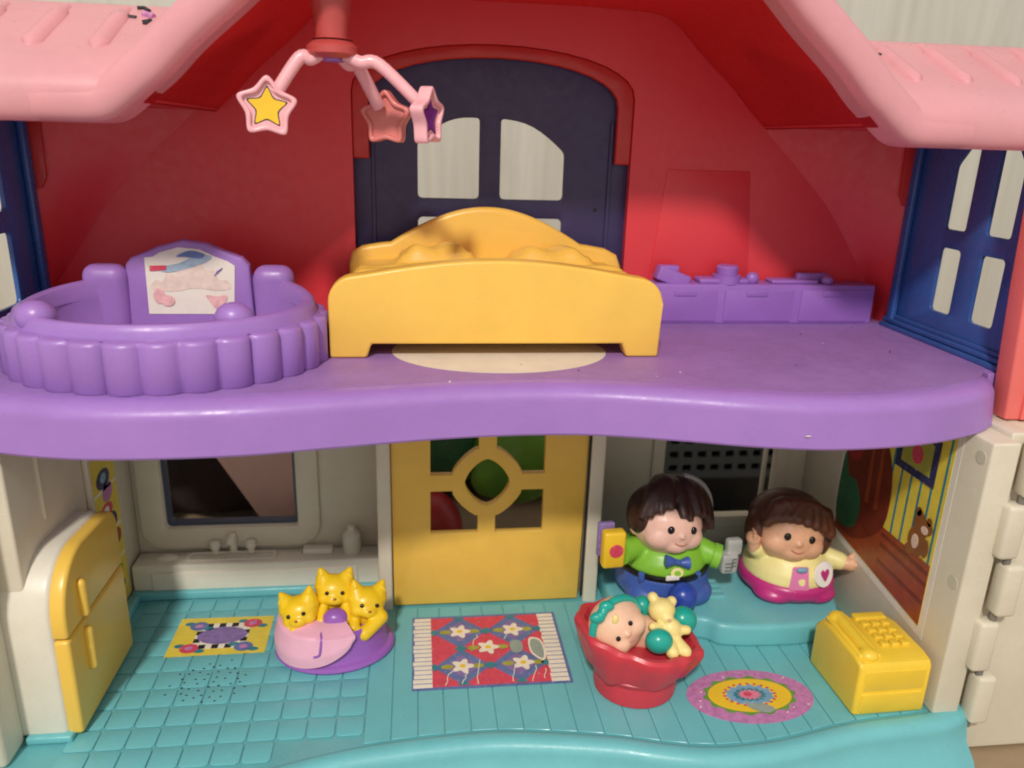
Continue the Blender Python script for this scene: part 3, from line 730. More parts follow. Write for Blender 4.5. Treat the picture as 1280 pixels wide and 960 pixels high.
def quilt():
    bm = bmesh.new(); nx, ny = 90, 50; g = []
    for j in range(ny+1):
        row = []
        for i in range(nx+1):
            u = i/nx; v = j/ny; x = -3.15+13.2*u; y = 32.9+6.1*v
            z = 18.05
            ex = min(u, 1-u)*13.2; z -= .7*max(0, 1-ex/.7)**2
            z += .45*sin(pi*u)**.5*.5
            for cx, cy, sx, sy, h in ((.9, 37.3, 1.7, .8, .85), (6.4, 37.3, 1.9, .8, .8)):
                d = ((x-cx)/sx)**6+((y-cy)/sy)**6; z += h/(1+d*1.5)
                z += .14*math.exp(-((d-.9)/.35)**2)
                z += .12*math.exp(-d)*sin(3*(x-cx)+2*y)
            z += .24*math.exp(-((y-35.7-.25*sin(x*.9))/.22)**2)+.2*math.exp(-((y-34.9+.2*sin(x*.8+1))/.25)**2)
            z += .05*noise.noise((x*.9, y*.9, 3))
            row.append(bm.verts.new((bx(x), y-35.5, z-15)))
        g.append(row)
    for j in range(ny):
        for i in range(nx): bm.faces.new((g[j][i], g[j][i+1], g[j+1][i+1], g[j+1][i]))
    return bm
link('quilt', quilt(), 'yellow', bed, ang=80)
for s in (-1, 1): link('side_rail', box(6.6*s-.18+.05, 6.6*s+.18+.05, -2.7, 3.4, .5, 2.3, .1), 'yellow', bed)
link('mattress_base', box(-6.4, 6.5, -2.6, 3.3, .75, 1.5, .1), 'yellow', bed)
tag(link('round_rug', slab([ell(3.6, 33.2, 4.75, 3.5, 64)], XY(15.016), (0, 0, .015)), 'paper', smooth=False), 'plain off white oval paper rug half under the yellow bed', 'rug')

# ---- star mobile
mob = empty('star_mobile', 'pink hanging mobile with star pendants on curved arms above the tub', 'mobile', (-3.05, 31.6, 26.75))
link('post', lathe([(.75, .55), (.6, .6), (.62, 1.1), (.85, 2.6), (.95, 4.6)], 24), 'mobile_red', mob)
link('hub', lathe([(.1, -.12), (.75, -.1), (.95, .05), (.95, .3), (.7, .5), (.3, .55)], 28), 'mobile_red', mob)
link('hub_cap', lathe([(.4, -.2), (.42, -.1), (.42, 0)], 16), 'purple_dark', mob)
def star_outline(r0, r1, n=5, res=8, rot=pi/2):
    pts = []
    for k in range(n*2): r = r0 if k % 2 == 0 else r1; a = rot+pi*k/n; pts.append(Vector((r*cos(a), r*sin(a))))
    # soften to a fat star
    return tup(spline(pts, res, True))
def star_sharp(r0, r1, rot=pi/2): return [((r0 if k % 2 == 0 else r1)*cos(rot+pi*k/5), (r0 if k % 2 == 0 else r1)*sin(rot+pi*k/5)) for k in range(10)]
def pendant(loc, yaw, facecol, roll=0.0, tilt=0.0):
    e = bpy.data.objects.new('star_pendant', None); C.objects.link(e); e.parent = mob
    fr = star_outline(1.24, .9); inn = star_outline(1.0, .68)
    bm = join([slab([fr, inn[::-1]], XZ(-.3), (0, .6, 0), .08, 3)])
    M = Matrix.Translation(Vector(loc)-Vector((-3.05, 31.6, 26.75))) @ Matrix.Rotation(yaw, 4, 'Z') @ Matrix.Rotation(tilt, 4, 'X') @ Matrix.Rotation(roll, 4, 'Y') @ Matrix.Scale(.89, 4)
    bpy.data.objects.remove(e)
    o1 = link('star_pendant', bm, 'pink_solid', mob); o1.matrix_local = M
    o2 = link('star_back', slab([inn], XZ(-.12), (0, .24, 0)), 'pink_solid', o1)
    for s in ((-1, 1) if facecol else ()):
        link('star_outline', slab([rounded(star_sharp(.9, .46), .13)], XZ(s*.125), (0, s*.012, 0)), 'st_black', o1, smooth=False)
        link('star_print', slab([rounded(star_sharp(.82, .41), .12)], XZ(s*.14), (0, s*.012, 0)), facecol, o1, smooth=False)
    return o1
def arm(p, q, rr=.24):
    b0 = Vector((-3.05, 31.6, 26.75)); p = Vector(p); q = Vector(q)
    mid = p.lerp(q, .45)+Vector((0, 0, .45))
    link('arm', tube([v-b0 for v in spline([p, p.lerp(q, .2)+Vector((0, 0, .08)), mid, q], 6)], rr, 12), 'pink_solid', mob)
arm((-3.5, 31.4, 26.8), (-5.1, 31.05, 25.35), .24); arm((-2.6, 31.4, 26.8), (.2, 31.2, 25.1), .24); arm((-2.8, 32.0, 26.8), (-1.5, 33.6, 25.1), .26)
pendant((-5.42, 31.0, 24.85), radians(8), 'star_yellow', 0.05)
pendant((0.42, 31.2, 24.7), radians(65), 'star_purple', -.05)
o = pendant((-1.2, 33.9, 24.65), radians(-20), None); o.data.materials[0] = MATS['mobile_rose']; o.children[0].data.materials[0] = MATS['mobile_rose']

# ================================================================== ground floor things
# ---- fridge
fr = empty('toy_fridge', 'white toy fridge with rounded yellow doors against the left cream wall', 'fridge', (-14.65, 31.0, 0))
prof = [(-3.1, .15)] + [(3.0, .15), (3.0, 6.6)]
for k in range(7): t = radians(90*k/6); prof.append((2.1+.9*cos(t), 6.7+.95*sin(t)))
for k in range(9): t = radians(90*k/8); prof.append((-.7-2.4*sin(t), 5.35+2.45*cos(t)))
def fprof(dy, dz0, dz1): return prof
link('body', slab([prof], YZ(-1.9), (2.2, 0, 0), .22, 4), 'cream_white', fr)
link('base', box(-1.3, .5, -3.35, 3.0, -.05, .3, .1), 'teal', fr)
def clip(poly, z, above):
    out = []
    for i in range(len(poly)):
        a, b = poly[i], poly[(i+1) % len(poly)]
        ia, ib = (a[1] >= z) == above, (b[1] >= z) == above
        if ia: out.append(a)
        if ia != ib: t = (z-a[1])/(b[1]-a[1]); out.append((a[0]+(b[0]-a[0])*t, z))
    return out
dp = [(y*.985+.02, z*1.0-.03) for y, z in prof]
for above, zc, h0, h1 in ((True, 4.62, 4.95, 6.3), (False, 4.55, 2.4, 4.1)):
    d = link('fridge_door', slab([clip(dp, zc, above)], YZ(.22), (.62, 0, 0), .16, 4), 'fridge_yellow', fr)
    link('handle', blob([capsule((.95, -1.55, h0), (.95, -1.55, h1), .2), box(.7, .95, -1.68, -1.42, h0+.1, h1-.1)], .06, 3), 'fridge_yellow', d)

# ---- kittens in a basket
cat = empty('kitten_basket', 'three yellow kittens under a pink blanket in a purple oval basket', 'kitten basket', (-4.15, 33.25, 0.006), (0, 0, radians(3)))
link('basket', lathe([(.9, 0.0), (1.0, .04), (1.03, .16), (1.0, .32), (.93, .4), (.89, .6), (.86, 1.3), (.84, 1.75), (.78, 1.82), (.7, 1.6), (.1, 1.5)], 64, 2.78, 2.25), 'cat_purple', cat)
def blanket():
    bm = bmesh.new(); nu, nv = 40, 24; g = []
    for j in range(nv+1):
        row = []; v = j/nv
        for i in range(nu+1):
            u = i/nu
            a = radians(180-12+(95+30)*u)            # from left round to front right
            # v=0 top near the kittens, v=1 bottom hem ; hem is deeper in the middle
            drop = .12+.88*sin(pi*min(1, max(0, u*1.02)))**.55
            if v < .4: r = .42+.5*(v/.4); z = 2.1-.22*(v/.4)**2
            else:
                t = (v-.4)/.6; r = .92+.1*min(1, t*1.5)*drop+.03; z = 1.9-1.55*t*drop
            z += .05*noise.noise((u*4, v*3, 1.7))
            row.append(bm.verts.new((2.78*r*cos(a), 2.25*r*sin(a), z)))
        g.append(row)
    for j in range(nv):
        for i in range(nu): bm.faces.new((g[j][i], g[j][i+1], g[j+1][i+1], g[j+1][i]))
    return bm
link('blanket', blanket(), 'cat_pink', cat, ang=60)
def kitten(x, y, z, yaw, tilt, paws):
    R = Matrix.Translation((x, y, z)) @ Matrix.Rotation(yaw, 4, 'Z') @ Matrix.Rotation(tilt, 4, 'Y') @ Matrix.Rotation(radians(-12), 4, 'X')
    def P(*p): return R @ Vector(p)
    bl = [sphere((0, 0, 0), (.92, .78, .76)), sphere((0, -.58, -.27), (.46, .36, .3)), sphere((-.45, -.35, -.28), (.36, .35, .32)), sphere((.45, -.35, -.28), (.36, .35, .32))]
    for s in (-1, 1):
        bl.append(tube([Vector((s*.45, .03, .3)).lerp(Vector((s*.74, .05, 1.08)), t/6) for t in range(7)], lambda t: .6*(1-t*.86), 12))
    bl.append(sphere((0, .35, -.75), (.8, .7, .7)))
    for b in bl: bmesh.ops.transform(b, matrix=R, verts=b.verts)
    for p, q, r in paws: bl.append(capsule(p, q, r, r*.9))
    k = link('kitten', blob(bl, .06, 5), 'kitten', cat)
    for s in (-1, 1):
        link('eye', sphere(P(s*.36, -.72, .06), (.1, .07, .11), 12), 'eye', k)
        link('inner_ear', sphere(P(s*.68, -.2, .68), (.14, .07, .24), 10, Matrix.Rotation(-s*.45, 3, 'Y')), 'kitten_mark' if False else 'kitten', k)
    link('nose', sphere(P(0, -.93, -.16), (.09, .06, .06), 10), 'kitten_mark', k)
kitten(-1.55, -.35, 2.35, radians(-6), radians(-14), [((-1.5, -1.0, 1.7), (-1.1, -1.35, 1.65), .3), ((-1.9, -.9, 1.75), (-1.8, -1.2, 1.7), .28)])
kitten(.05, .35, 2.95, radians(2), radians(4), [((-.5, -.2, 2.3), (-.55, -.75, 1.95), .3), ((.6, -.2, 2.3), (.62, -.7, 2.0), .3)])
kitten(1.55, -.15, 2.45, radians(10), radians(10), [((1.0, -.6, 1.9), (.95, -1.05, 1.65), .3), ((2.2, -.7, 1.9), (1.45, -1.35, 1.5), .38)])
link('yarn_ball', blob([sphere((.1, -.75, 2.05), (.62, .5, .5)), capsule((-.2, -1.0, 1.95), (.4, -1.05, 1.95), .25)], .06, 4), 'cat_purple', cat)
link('yarn_thread', tube([(x, y, z) for x, y, z in tup(spline([(-.35, -1.2, 1.95), (-.5, -1.7, 1.95), (-.48, -2.05, 1.86), (-.52, -2.2, 1.5), (-.6, -2.26, 1.15), (-.85, -2.22, 1.05)], 6))], .06, 8), 'cat_purple', cat)

# ---- baby in red basket
bb = empty('baby_basket', 'baby with teal headband holding a teddy in a red draped basket', 'baby basket', (9.85, 29.35, 0.006), (0, 0, 0))
def fold(a, z): return 1+.03*sin(6*a+1+1.1*z)+.03*abs(sin(5.5*a-.9*z))**3+.014*sin(15*a-1.5*z)
link('basket', lathe([(.96, 0), (1.02, .05), (1.04, .25), (1.02, .8), (1.02, 1.0), (1.09, 1.12), (1.12, 1.3), (1.05, 1.45), (1.1, 1.7)], 64, 1.85, 1.75), 'basket_red', bb)
bm = lathe([(.98, 1.5), (1.06, 1.28), (1.13, 1.28), (1.19, 1.45), (1.28, 1.9), (1.38, 2.4), (1.42, 2.65), (1.41, 2.85), (1.34, 2.98), (1.22, 2.95), (1.12, 2.6), (.2, 2.4)], 128, 2.0, 1.75, fn=fold, close=False)
for v in bm.verts: v.co.z += -.19*v.co.x*min(1, max(0, v.co.z-1)/1.3) + .16*sin(6*math.atan2(v.co.y, v.co.x)+1)*max(0, 2.2-v.co.z)
drape = link('drape', bm, 'basket_red', bb)
for pts in ([(-1.9, -2.0, 2.35), (-1.3, -2.35, 1.9), (-.7, -2.5, 1.75)], [(-.2, -2.55, 2.2), (.6, -2.5, 1.7), (1.2, -2.3, 1.65)], [(-2.6, -1.1, 2.5), (-2.3, -1.5, 1.9)], [(1.6, -2.0, 1.7), (2.1, -1.6, 1.5)]):
    pass
Rb = Matrix.Translation((-1.2, -.35, 3.45)) @ Matrix.Rotation(radians(26), 4, 'Z') @ Matrix.Rotation(radians(-42), 4, 'Y') @ Matrix.Rotation(radians(-24), 4, 'X')
bl = [sphere((0, 0, 0), (1.3, 1.15, 1.22)), sphere((-.5, -.6, -.35), (.6, .55, .5)), sphere((.5, -.6, -.35), (.6, .55, .5)), sphere((0, -1.16, -.12), (.13, .12, .12)),
      sphere((-1.28, .1, -.1), (.2, .25, .3)), sphere((1.28, .1, -.1), (.2, .25, .3))]
for b in bl: bmesh.ops.transform(b, matrix=Rb, verts=b.verts)
bl.append(capsule((-.6, .1, 2.9), (1.2, 0, 2.5), .9, .8))
body = link('baby', blob(bl, .07, 5), 'skin_baby', bb)
for s in (-1, 1): link('eye', sphere(Rb @ Vector((s*.42, -1.08, .08)), (.11, .09, .12), 12), 'eye', body)
link('mouth', tube([Rb @ Vector((-.2+.4*t/6, -1.12+.03*abs(t/3-1), -.5+.06*abs(t/3-1))) for t in range(7)], .03, 6), 'lip', body)
link('headband', tube([Rb @ Vector((1.3*cos(a), .22-.55*max(0, sin(a))-.25, 1.25*sin(a))) for a in [pi*k/16 for k in range(-2, 19)]], .17, 10), 'mitten', body)
link('bow', blob([sphere(Rb @ Vector((-.32, -.62, 1.22)), (.36, .24, .26)), sphere(Rb @ Vector((.32, -.62, 1.22)), (.36, .24, .26)), sphere(Rb @ Vector((0, -.68, 1.2)), .2)], .06, 3), 'mitten', body)
link('hair_curl', sphere(Rb @ Vector((.1, -.98, .68)), (.16, .1, .26), 12), 'bear_yellow', body)
link('mitten', sphere((.55, -1.25, 3.15), (.62, .52, .56), 24), 'mitten', bb)
link('mitten', sphere((.25, .55, 3.75), (.5, .45, .5), 24), 'mitten', bb)
link('bootee', sphere((2.1, .2, 3.15), (.66, .6, .66), 24), 'mitten', bb)
bear = link('teddy', blob([sphere((.95, -.1, 3.95), (.62, .55, .55)), sphere((.6, .25, 4.4), .25), sphere((1.45, .1, 4.25), .24), sphere((1.05, -.55, 3.85), (.32, .28, .26)),
      sphere((1.25, -.6, 3.2), (.55, .5, .6)), capsule((1.5, -.7, 3.3), (1.95, -.75, 3.3), .22), capsule((1.05, -1.2, 2.9), (1.1, -1.55, 2.75), .3), capsule((1.5, -1.1, 2.85), (1.7, -1.45, 2.7), .3), capsule((.75, -.7, 3.5), (.35, -.8, 3.6), .2)], .06, 4), 'bear_yellow', bb)
link('bear_nose', sphere((1.08, -.84, 3.9), (.1, .07, .07), 10), 'skin_tan', bear)

# ---- yellow telephone desk
tel = empty('toy_telephone', 'yellow toy telephone box with handset and keys on the teal floor', 'telephone', (20.65, 28.25, 0.006), (0, 0, radians(1)))
prof = [(-1.85, 0.0), (2.0, 0.0), (2.0, 2.2), (1.6, 2.65), (.9, 2.8), (-1.2, 2.75), (-1.7, 2.62), (-1.85, 2.4)]
link('body', slab([prof], YZ(-1.72), (3.44, 0, 0), .16, 4), 'desk_yellow', tel)
link('front_panel', slab([rrect(-1.45, 1.45, .2, 1.15, .1)], XZ(-1.9), (0, .1, 0), .04, 2), 'desk_yellow', tel)
link('front_panel', slab([rrect(-1.45, 1.45, 1.3, 2.3, .1)], XZ(-1.88), (0, .1, 0), .03, 2), 'desk_yellow', tel)
link('handset', blob([capsule((-1.05, -1.2, 2.78), (-1.05, 1.3, 2.9), .3), sphere((-1.05, -1.25, 2.72), (.45, .42, .34)), sphere((-1.05, 1.35, 2.85), (.45, .42, .34))], .07, 4), 'desk_yellow', tel)
for dx in (-1.45, -.62): link('cradle_ridge', capsule((dx, -1.3, 2.72), (dx, 1.4, 2.82), .14), 'desk_yellow', tel)
for i in range(3):
    for j in range(4): link('key', box(-.15+.5*i, .22+.5*i, -.85+.5*j, -.48+.5*j, 2.7, 2.92, .07), 'desk_yellow', tel)
link('screen_bar', box(-.2, 1.4, 1.2, 1.7, 2.6, 2.88, .1), 'desk_yellow', tel)

# ---- rugs printed as stickers
def rug_parent(name, poly, z, m, label):
    return tag(link(name, slab([poly], XY(z), (0, 0, .014)), m, smooth=False), label, 'rug')
Z0 = .008
r1 = rug_parent('fringed_rug', rrect(-.42, 7.05, 29.6, 35.25, .05), Z0, 'st_blue', 'red and blue diamond patterned rug with white flowers and cream fringes')
ru = lambda u, v: (-.3+7.2*u, 29.72+5.42*v)
flat('field', [ru(.11, .01), ru(.9, .01), ru(.895, .99), ru(.11, .99)], Z0+.016, 'st_red', r1, .006)
for v in range(17):
    for u0, u1 in ((-.005, .115), (.885, 1.0)):
        h = 1/17; ja = random.uniform(-.006, .006)
        link('fringe', slab([[ru(u0+ja, v*h+.006), ru(u1, v*h+.006), ru(u1, v*h+h-.006), ru(u0+ja, v*h+h-.006)]], XY(Z0+.016), (0, 0, .022), .008, 1), 'st_cream', r1)
for cu, cv in ((.315, .76), (.69, .76), (.315, .26), (.69, .26)):
    dm = lambda s: [ru(cu+.19*s, cv), ru(cu, cv+.245*s), ru(cu-.19*s, cv), ru(cu, cv-.245*s)]
    flat('diamond', dm(1), Z0+.024, 'st_blue', r1, .006); flat('diamond_centre', dm(.62), Z0+.032, 'st_purple', r1, .006)
for cu, cv in ((.5, .76), (.5, .26), (.125, .76), (.125, .26), (.88, .76), (.88, .26), (.315, .51), (.69, .51), (.315, .02), (.69, .02), (.315, .98), (.69, .98)):
    s = .045; flat('lattice_knot', [ru(max(.112, min(.892, a)), max(.012, min(.988, b_))) for a, b_ in ((cu+s, cv), (cu, cv+s*1.2), (cu-s, cv), (cu, cv-s*1.2))], Z0+.04, 'st_teal', r1, .006)
for cu, cv in ((.315, .76), (.69, .76), (.5, .51), (.315, .26), (.72, .27)):
    c = ru(cu, cv)
    for s in (-1, 1): flat('leaf', ell(c[0]+s*.72, c[1], .3, .17, 12), Z0+.04, 'st_olive', r1, .006)
    flat('flower', [(c[0]+(.44+.12*cos(5*a))*cos(a), c[1]+(.44+.12*cos(5*a))*sin(a)) for a in [2*pi*k/40 for k in range(40)]], Z0+.048, 'st_cream', r1, .006)
    flat('flower_eye', ell(c[0], c[1], .15, .13, 12), Z0+.056, 'star_yellow', r1, .006)
flat('worn_spot', tup(spline([ru(.8, .62), ru(.87, .58), ru(.89, .4), ru(.86, .28), ru(.79, .38), ru(.78, .52)], 4, True)), Z0+.064, 'st_cream', r1, .004)
flat('worn_spot', tup(spline([ru(.81, .59), ru(.86, .56), ru(.875, .42), ru(.855, .31), ru(.8, .4), ru(.79, .52)], 4, True)), Z0+.070, 'st_grey', r1, .004)
flat('worn_spot', tup(spline([ru(.66, .58), ru(.73, .57), ru(.73, .43), ru(.66, .42)], 4, True)), Z0+.064, 'st_grey', r1, .004)
for u, v0, v1 in ((.2, .02, .2), (.3, .03, .17), (.4, .02, .34), (.63, .03, .24), (.76, .02, .22), (.83, .05, .17), (.4, .55, .7), (.62, .62, .78)):
    pts = [ru(u+random.uniform(-.012, .012)+.01*k, v0+(v1-v0)*k/4) for k in range(5)]
    link('scratch', tube([(x, y, Z0+.056) for x, y in pts], .025, 5), 'st_cream', r1)

r2 = rug_parent('oval_rug', ell(14.95, 28.05, 2.95, 1.78, 64), Z0, 'st_mauve', 'oval rug with pink border, green ring and yellow centre beside telephone')
def ring(rx, ry, m, z, n=64, wob=0, name='ring'):
    flat(name, [(14.95+(rx+wob*cos(14*a))*cos(a), 28.08+(ry+wob*cos(14*a))*sin(a)) for a in [2*pi*k/n for k in range(n)]], z, m, r2, .006)
ring(2.12, 1.24, 'st_green', Z0+.016, 112, .09); ring(1.95, 1.1, 'star_yellow', Z0+.024); ring(1.1, .66, 'st_skyblue', Z0+.032, 112, .07); ring(.75, .42, 'st_teal', Z0+.04, 112, .05); ring(.5, .3, 'st_pink', Z0+.048, 112, .06)
for k in range(22):
    a = 2*pi*k/22; flat('bead', ell(14.95+1.2*cos(a), 28.08+.73*sin(a), .075, .06, 8), Z0+.048, 'st_red', r2, .006)
flat('rose', ell(14.85, 28.1, .2, .14, 14), Z0+.056, 'st_red', r2, .006)
flat('worn_spot', tup(spline([(14.5, 27.5), (15.2, 27.45), (15.7, 27.15), (15.4, 26.85), (14.8, 27.05)], 4, True)), Z0+.056, 'st_grey', r2, .006)
for k in range(26):
    a = random.uniform(0, 2*pi); q = random.uniform(.78, .97); flat('fleck', ell(14.95+2.9*q*cos(a), 28.05+1.74*q*sin(a), .06, .04, 6), Z0+.016, random.choice(['st_cream', 'st_pink', 'st_red']), r2, .006)

r3 = rug_parent('kitchen_mat', [(-12.15, 32.95), (-7.5, 33.0), (-7.55, 36.0), (-12.15, 36.05)], Z0, 'st_yellow', 'small yellow mat with purple centre and checkered border in front of kitchen counter')
flat('check_border', rrect(-11.1, -8.55, 33.45, 35.5, .2), Z0+.016, 'st_cream', r3, .006)
for k in range(4):
    x = -10.75+.62*k
    for y in (33.45, 35.18): flat('check', [(x, y), (x+.32, y), (x+.32, y+.32), (x, y+.32)], Z0+.024, 'st_black', r3, .006)
for k in range(2):
    y = 33.95+.62*k
    for x in (-11.1, -8.87): flat('check', [(x, y), (x+.32, y), (x+.32, y+.32), (x, y+.32)], Z0+.024, 'st_black', r3, .006)
flat('mat_centre', tup(spline([(-11.0, 34.45), (-10.6, 35.0), (-9.8, 35.18), (-9.0, 35.0), (-8.6, 34.5), (-9.0, 33.95), (-9.8, 33.78), (-10.6, 33.95)], 5, True)), Z0+.032, 'st_purple', r3, .006)
for x, y, m in ((-11.1, 35.3, 'st_blue'), (-8.5, 35.4, 'st_red'), (-11.15, 33.5, 'st_red'), (-8.6, 33.5, 'st_blue')):
    flat('mat_flower', ell(x, y, .45, .36, 16), Z0+.04, m, r3, .006)
    for s in (-1, 1): flat('mat_leaf', ell(x+.5*s, y-.22*s, .26, .15, 10), Z0+.032, 'st_teal', r3, .006)
    flat('mat_flower_eye', ell(x, y, .2, .16, 12), Z0+.048, 'st_mauve', r3, .006)

# ---- dolls
def doll_head(root, hc, tilt, yaw, skin, pitch=-14):
    S = Matrix.Scale(1.01, 4)
    R = Matrix.Translation(hc) @ Matrix.Rotation(yaw, 4, 'Z') @ Matrix.Rotation(tilt, 4, 'Y') @ Matrix.Rotation(radians(pitch), 4, 'X') @ S
    bl = [sphere((0, 0, 0), (1.82, 1.65, 1.62)), sphere((-.75, -.7, -.5), (.85, .75, .7)), sphere((.75, -.7, -.5), (.85, .75, .7)), sphere((0, -.9, -.85), (.75, .6, .5)),
          sphere((0, -1.66, -.36), (.14, .13, .12)), sphere((-1.75, .1, -.25), (.25, .3, .42)), sphere((1.75, .1, -.25), (.25, .3, .42))]
    for b in bl: bmesh.ops.transform(b, matrix=R, verts=b.verts)
    h = link('head', blob(bl, .08, 6), skin, root)
    for s in (-1, 1): link('eye', sphere(R @ Vector((s*.62, -1.52, -.05)), (.19, .13, .21), 14), 'eye', h)
    link('mouth', tube([R @ Vector((-.34+.68*t/8, -1.63+.1*(t/4-1)**2, -.78+.1*(t/4-1)**2)) for t in range(9)], .026, 6), 'lip', h)
    return h, R
boy = empty('toy_boy', 'toy boy figure in green jacket with blue bow tie holding a book', 'toy figure', (12.75, 35.3, 1.25), (0, 0, radians(4)))
link('trousers', blob([lathe([(1.5, 0), (2.1, .15), (2.45, .6), (2.5, 1.1), (2.38, 1.75)], 40), sphere((-1.1, -1.25, .55), (1.25, 1.1, .75)), sphere((1.1, -1.25, .55), (1.25, 1.1, .75))], .1, 6), 'pants_blue', boy)
link('belt', lathe([(2.36, 1.68), (2.43, 1.72), (2.43, 1.9), (2.36, 1.95)], 48), 'belt', boy)
link('jacket', blob([lathe([(2.2, 1.88), (2.3, 2.0), (2.2, 2.4), (1.9, 2.9), (1.4, 3.3), (.8, 3.5)], 40), capsule((-1.3, -.4, 2.8), (-2.5, -1.0, 3.0), .66, .6), capsule((1.4, -.4, 2.75), (2.3, -1.0, 2.4), .66, .6)], .09, 5), 'shirt_green', boy)
link('cuff', tube([(-2.5, -1.05, 3.05), (-2.85, -1.25, 3.05)], .68, 20), 'shirt_green', boy)
link('cuff', tube([(2.3, -1.05, 2.4), (2.65, -1.2, 2.32)], .66, 20), 'shirt_green', boy)
h, Rh = doll_head(boy, (-.15, -.55, 4.15), radians(8), radians(6), 'skin')
def hair_mesh(R, prims, voxel=.1, sm=4):
    for b in prims: bmesh.ops.transform(b, matrix=R, verts=b.verts)
    return blob(prims, voxel, sm)
prims = [sphere((0, .35, .5), (2.0, 1.7, 1.55)), sphere((-1.7, 0, .3), (.45, .9, .85)), sphere((1.75, 0, .2), (.45, .9, .9))]
for x, z, x2, z2, r in ((-.5, 2.0, -2.0, .35, .36), (-.6, 2.05, -1.65, .45, .3), (-.5, 2.1, -1.2, .7, .34), (-.4, 2.1, -.75, .95, .34), (-.3, 2.15, .0, .55, .36), (-.1, 2.15, .4, .4, .3), (.1, 2.15, .85, .7, .34), (.3, 2.1, 1.3, .55, .34), (.5, 2.05, 1.75, .3, .32), (.6, 2.0, 2.02, -.1, .34)):
    prims.append(tube(spline([(x, .4, z*.98), (x*.4+x2*.6, -.75, z*.55+z2*.55+.45), (x2, -1.62+.17*x2*x2, z2)], 6), lambda t, r=r: r*(1.08-.5*t*t*t), 10))
hr = link('hair', hair_mesh(Rh, prims, .07, 5), 'hair', boy)
link('hair_band', tube([Rh @ Vector((.25+2.12*sin(a), -.1-.35*cos(a), .62+1.86*cos(a))) for a in [radians(5+7*k) for k in range(13)]], .17, 8), 'silver', hr)
bow = link('bow_tie', blob([cone((-.75, -2.2, 2.92), (0, -2.25, 2.85), .32), cone((.5, -2.2, 2.72), (-.2, -2.25, 2.78), .32), sphere((-.12, -2.25, 2.82), .16)], .05, 3), 'pants_blue', boy)
link('badge', slab([ell(-.15, 2.3, .34, .26, 20)], lambda u, v: Vector((u, -2.36+.18*(v-2.2), v)), (0, -.08, 0), .02, 1), 'cardigan', boy)
link('badge_centre', slab([ell(-.15, 2.3, .17, .13, 16)], lambda u, v: Vector((u, -2.45+.18*(v-2.2), v)), (0, -.04, 0)), 'shirt_green', boy)
link('tag', box(-.75, -.05, -2.5, -2.38, 1.95, 2.2, .03), 'white_paint', boy)
for x in (-1.75, 1.15): link('belt_loop', box(x-.14, x+.14, -2.15 if x > 0 else -1.82, -1.9 if x > 0 else -1.55, 1.55, 2.05, .05), 'pants_blue', boy)
bk = link('book', box(-3.85, -2.7, -1.75, -1.1, 2.4, 4.4, .16), 'star_yellow', boy)
link('red_dot', slab([ell(-3.2, 3.4, .36, .36, 20)], XZ(-1.79), (0, .05, 0), .01, 1), 'toy_red' if False else 'st_red', bk)
link('book_cover', box(-3.95, -3.1, -1.05, -.75, 2.75, 4.6, .08), 'st_purple', bk)
ph = link('phone', blob([box(2.6, 3.5, -1.75, -1.1, 1.55, 2.65, .15), box(2.9, 3.75, -1.55, -1.05, 2.5, 3.4, .15)], .06, 2), 'silver', boy)
for k in range(3): link('phone_line', tube([(2.75, -1.78, 1.8+.2*k), (3.1, -1.8, 1.8+.2*k), (3.15, -1.8, 2.05+.2*k), (3.35, -1.78, 2.05+.2*k)], .03, 5), 'silver_dark', ph)
link('ball', sphere((.1, -2.75, 1.15), (.72, .7, .74), 28), 'ball_blue', boy)

girl = empty('toy_woman', 'toy woman figure with brown hair, yellow cardigan and magenta skirt on teal bench', 'toy figure', (19.75, 35.2, 1.25), (0, 0, radians(-4)))
link('skirt', blob([lathe([(1.6, 0), (2.15, .12), (2.5, .5), (2.48, .9), (2.3, 1.1)], 40), sphere((-1.0, -1.3, .4), (1.2, 1.05, .5)), sphere((1.0, -1.3, .4), (1.2, 1.05, .5))], .09, 5), 'magenta', girl)
link('cardigan', blob([lathe([(2.25, .95), (2.35, 1.1), (2.25, 1.6), (1.9, 2.2), (1.4, 2.7), (.8, 2.9)], 40), capsule((1.4, -.4, 2.1), (2.4, -.9, 1.9), .58, .5), capsule((-1.5, -.3, 2.1), (-2.1, -.7, 2.6), .55, .48)], .09, 5), 'cardigan', girl)
link('blouse', slab([[(-.75, 1.0), (.3, 1.0), (.22, 2.2), (-.55, 2.2)]], lambda u, v: Vector((u, -2.3+.3*max(0, v-1.3)+.1*u*u, v)), (0, -.09, 0), .03, 1), 'pink_bright', girl)
link('button', sphere((-.15, -2.2, 2.1), (.3, .12, .16), 14), 'st_skyblue', girl)
link('bib', slab([ell(1.15, 1.75, .6, .6, 24)], lambda u, v: Vector((u, -2.36+.42*(v-1.1)+.28*(u-.4)**2, v)), (0, -.12, 0), .03, 1), 'white_paint', girl)
hp = [(0, -.36), (.2, -.12), (.34, .1), (.3, .28), (.14, .32), (0, .2), (-.14, .32), (-.3, .28), (-.34, .1), (-.2, -.12)]
link('heart', slab([[(1.17+a*.75, 1.75+b_*.75) for a, b_ in tup(spline(hp, 3, True))]], lambda u, v: Vector((u, -2.5+.42*(v-1.1)+.28*(u-.4)**2, v)), (0, -.05, 0)), 'magenta', girl)
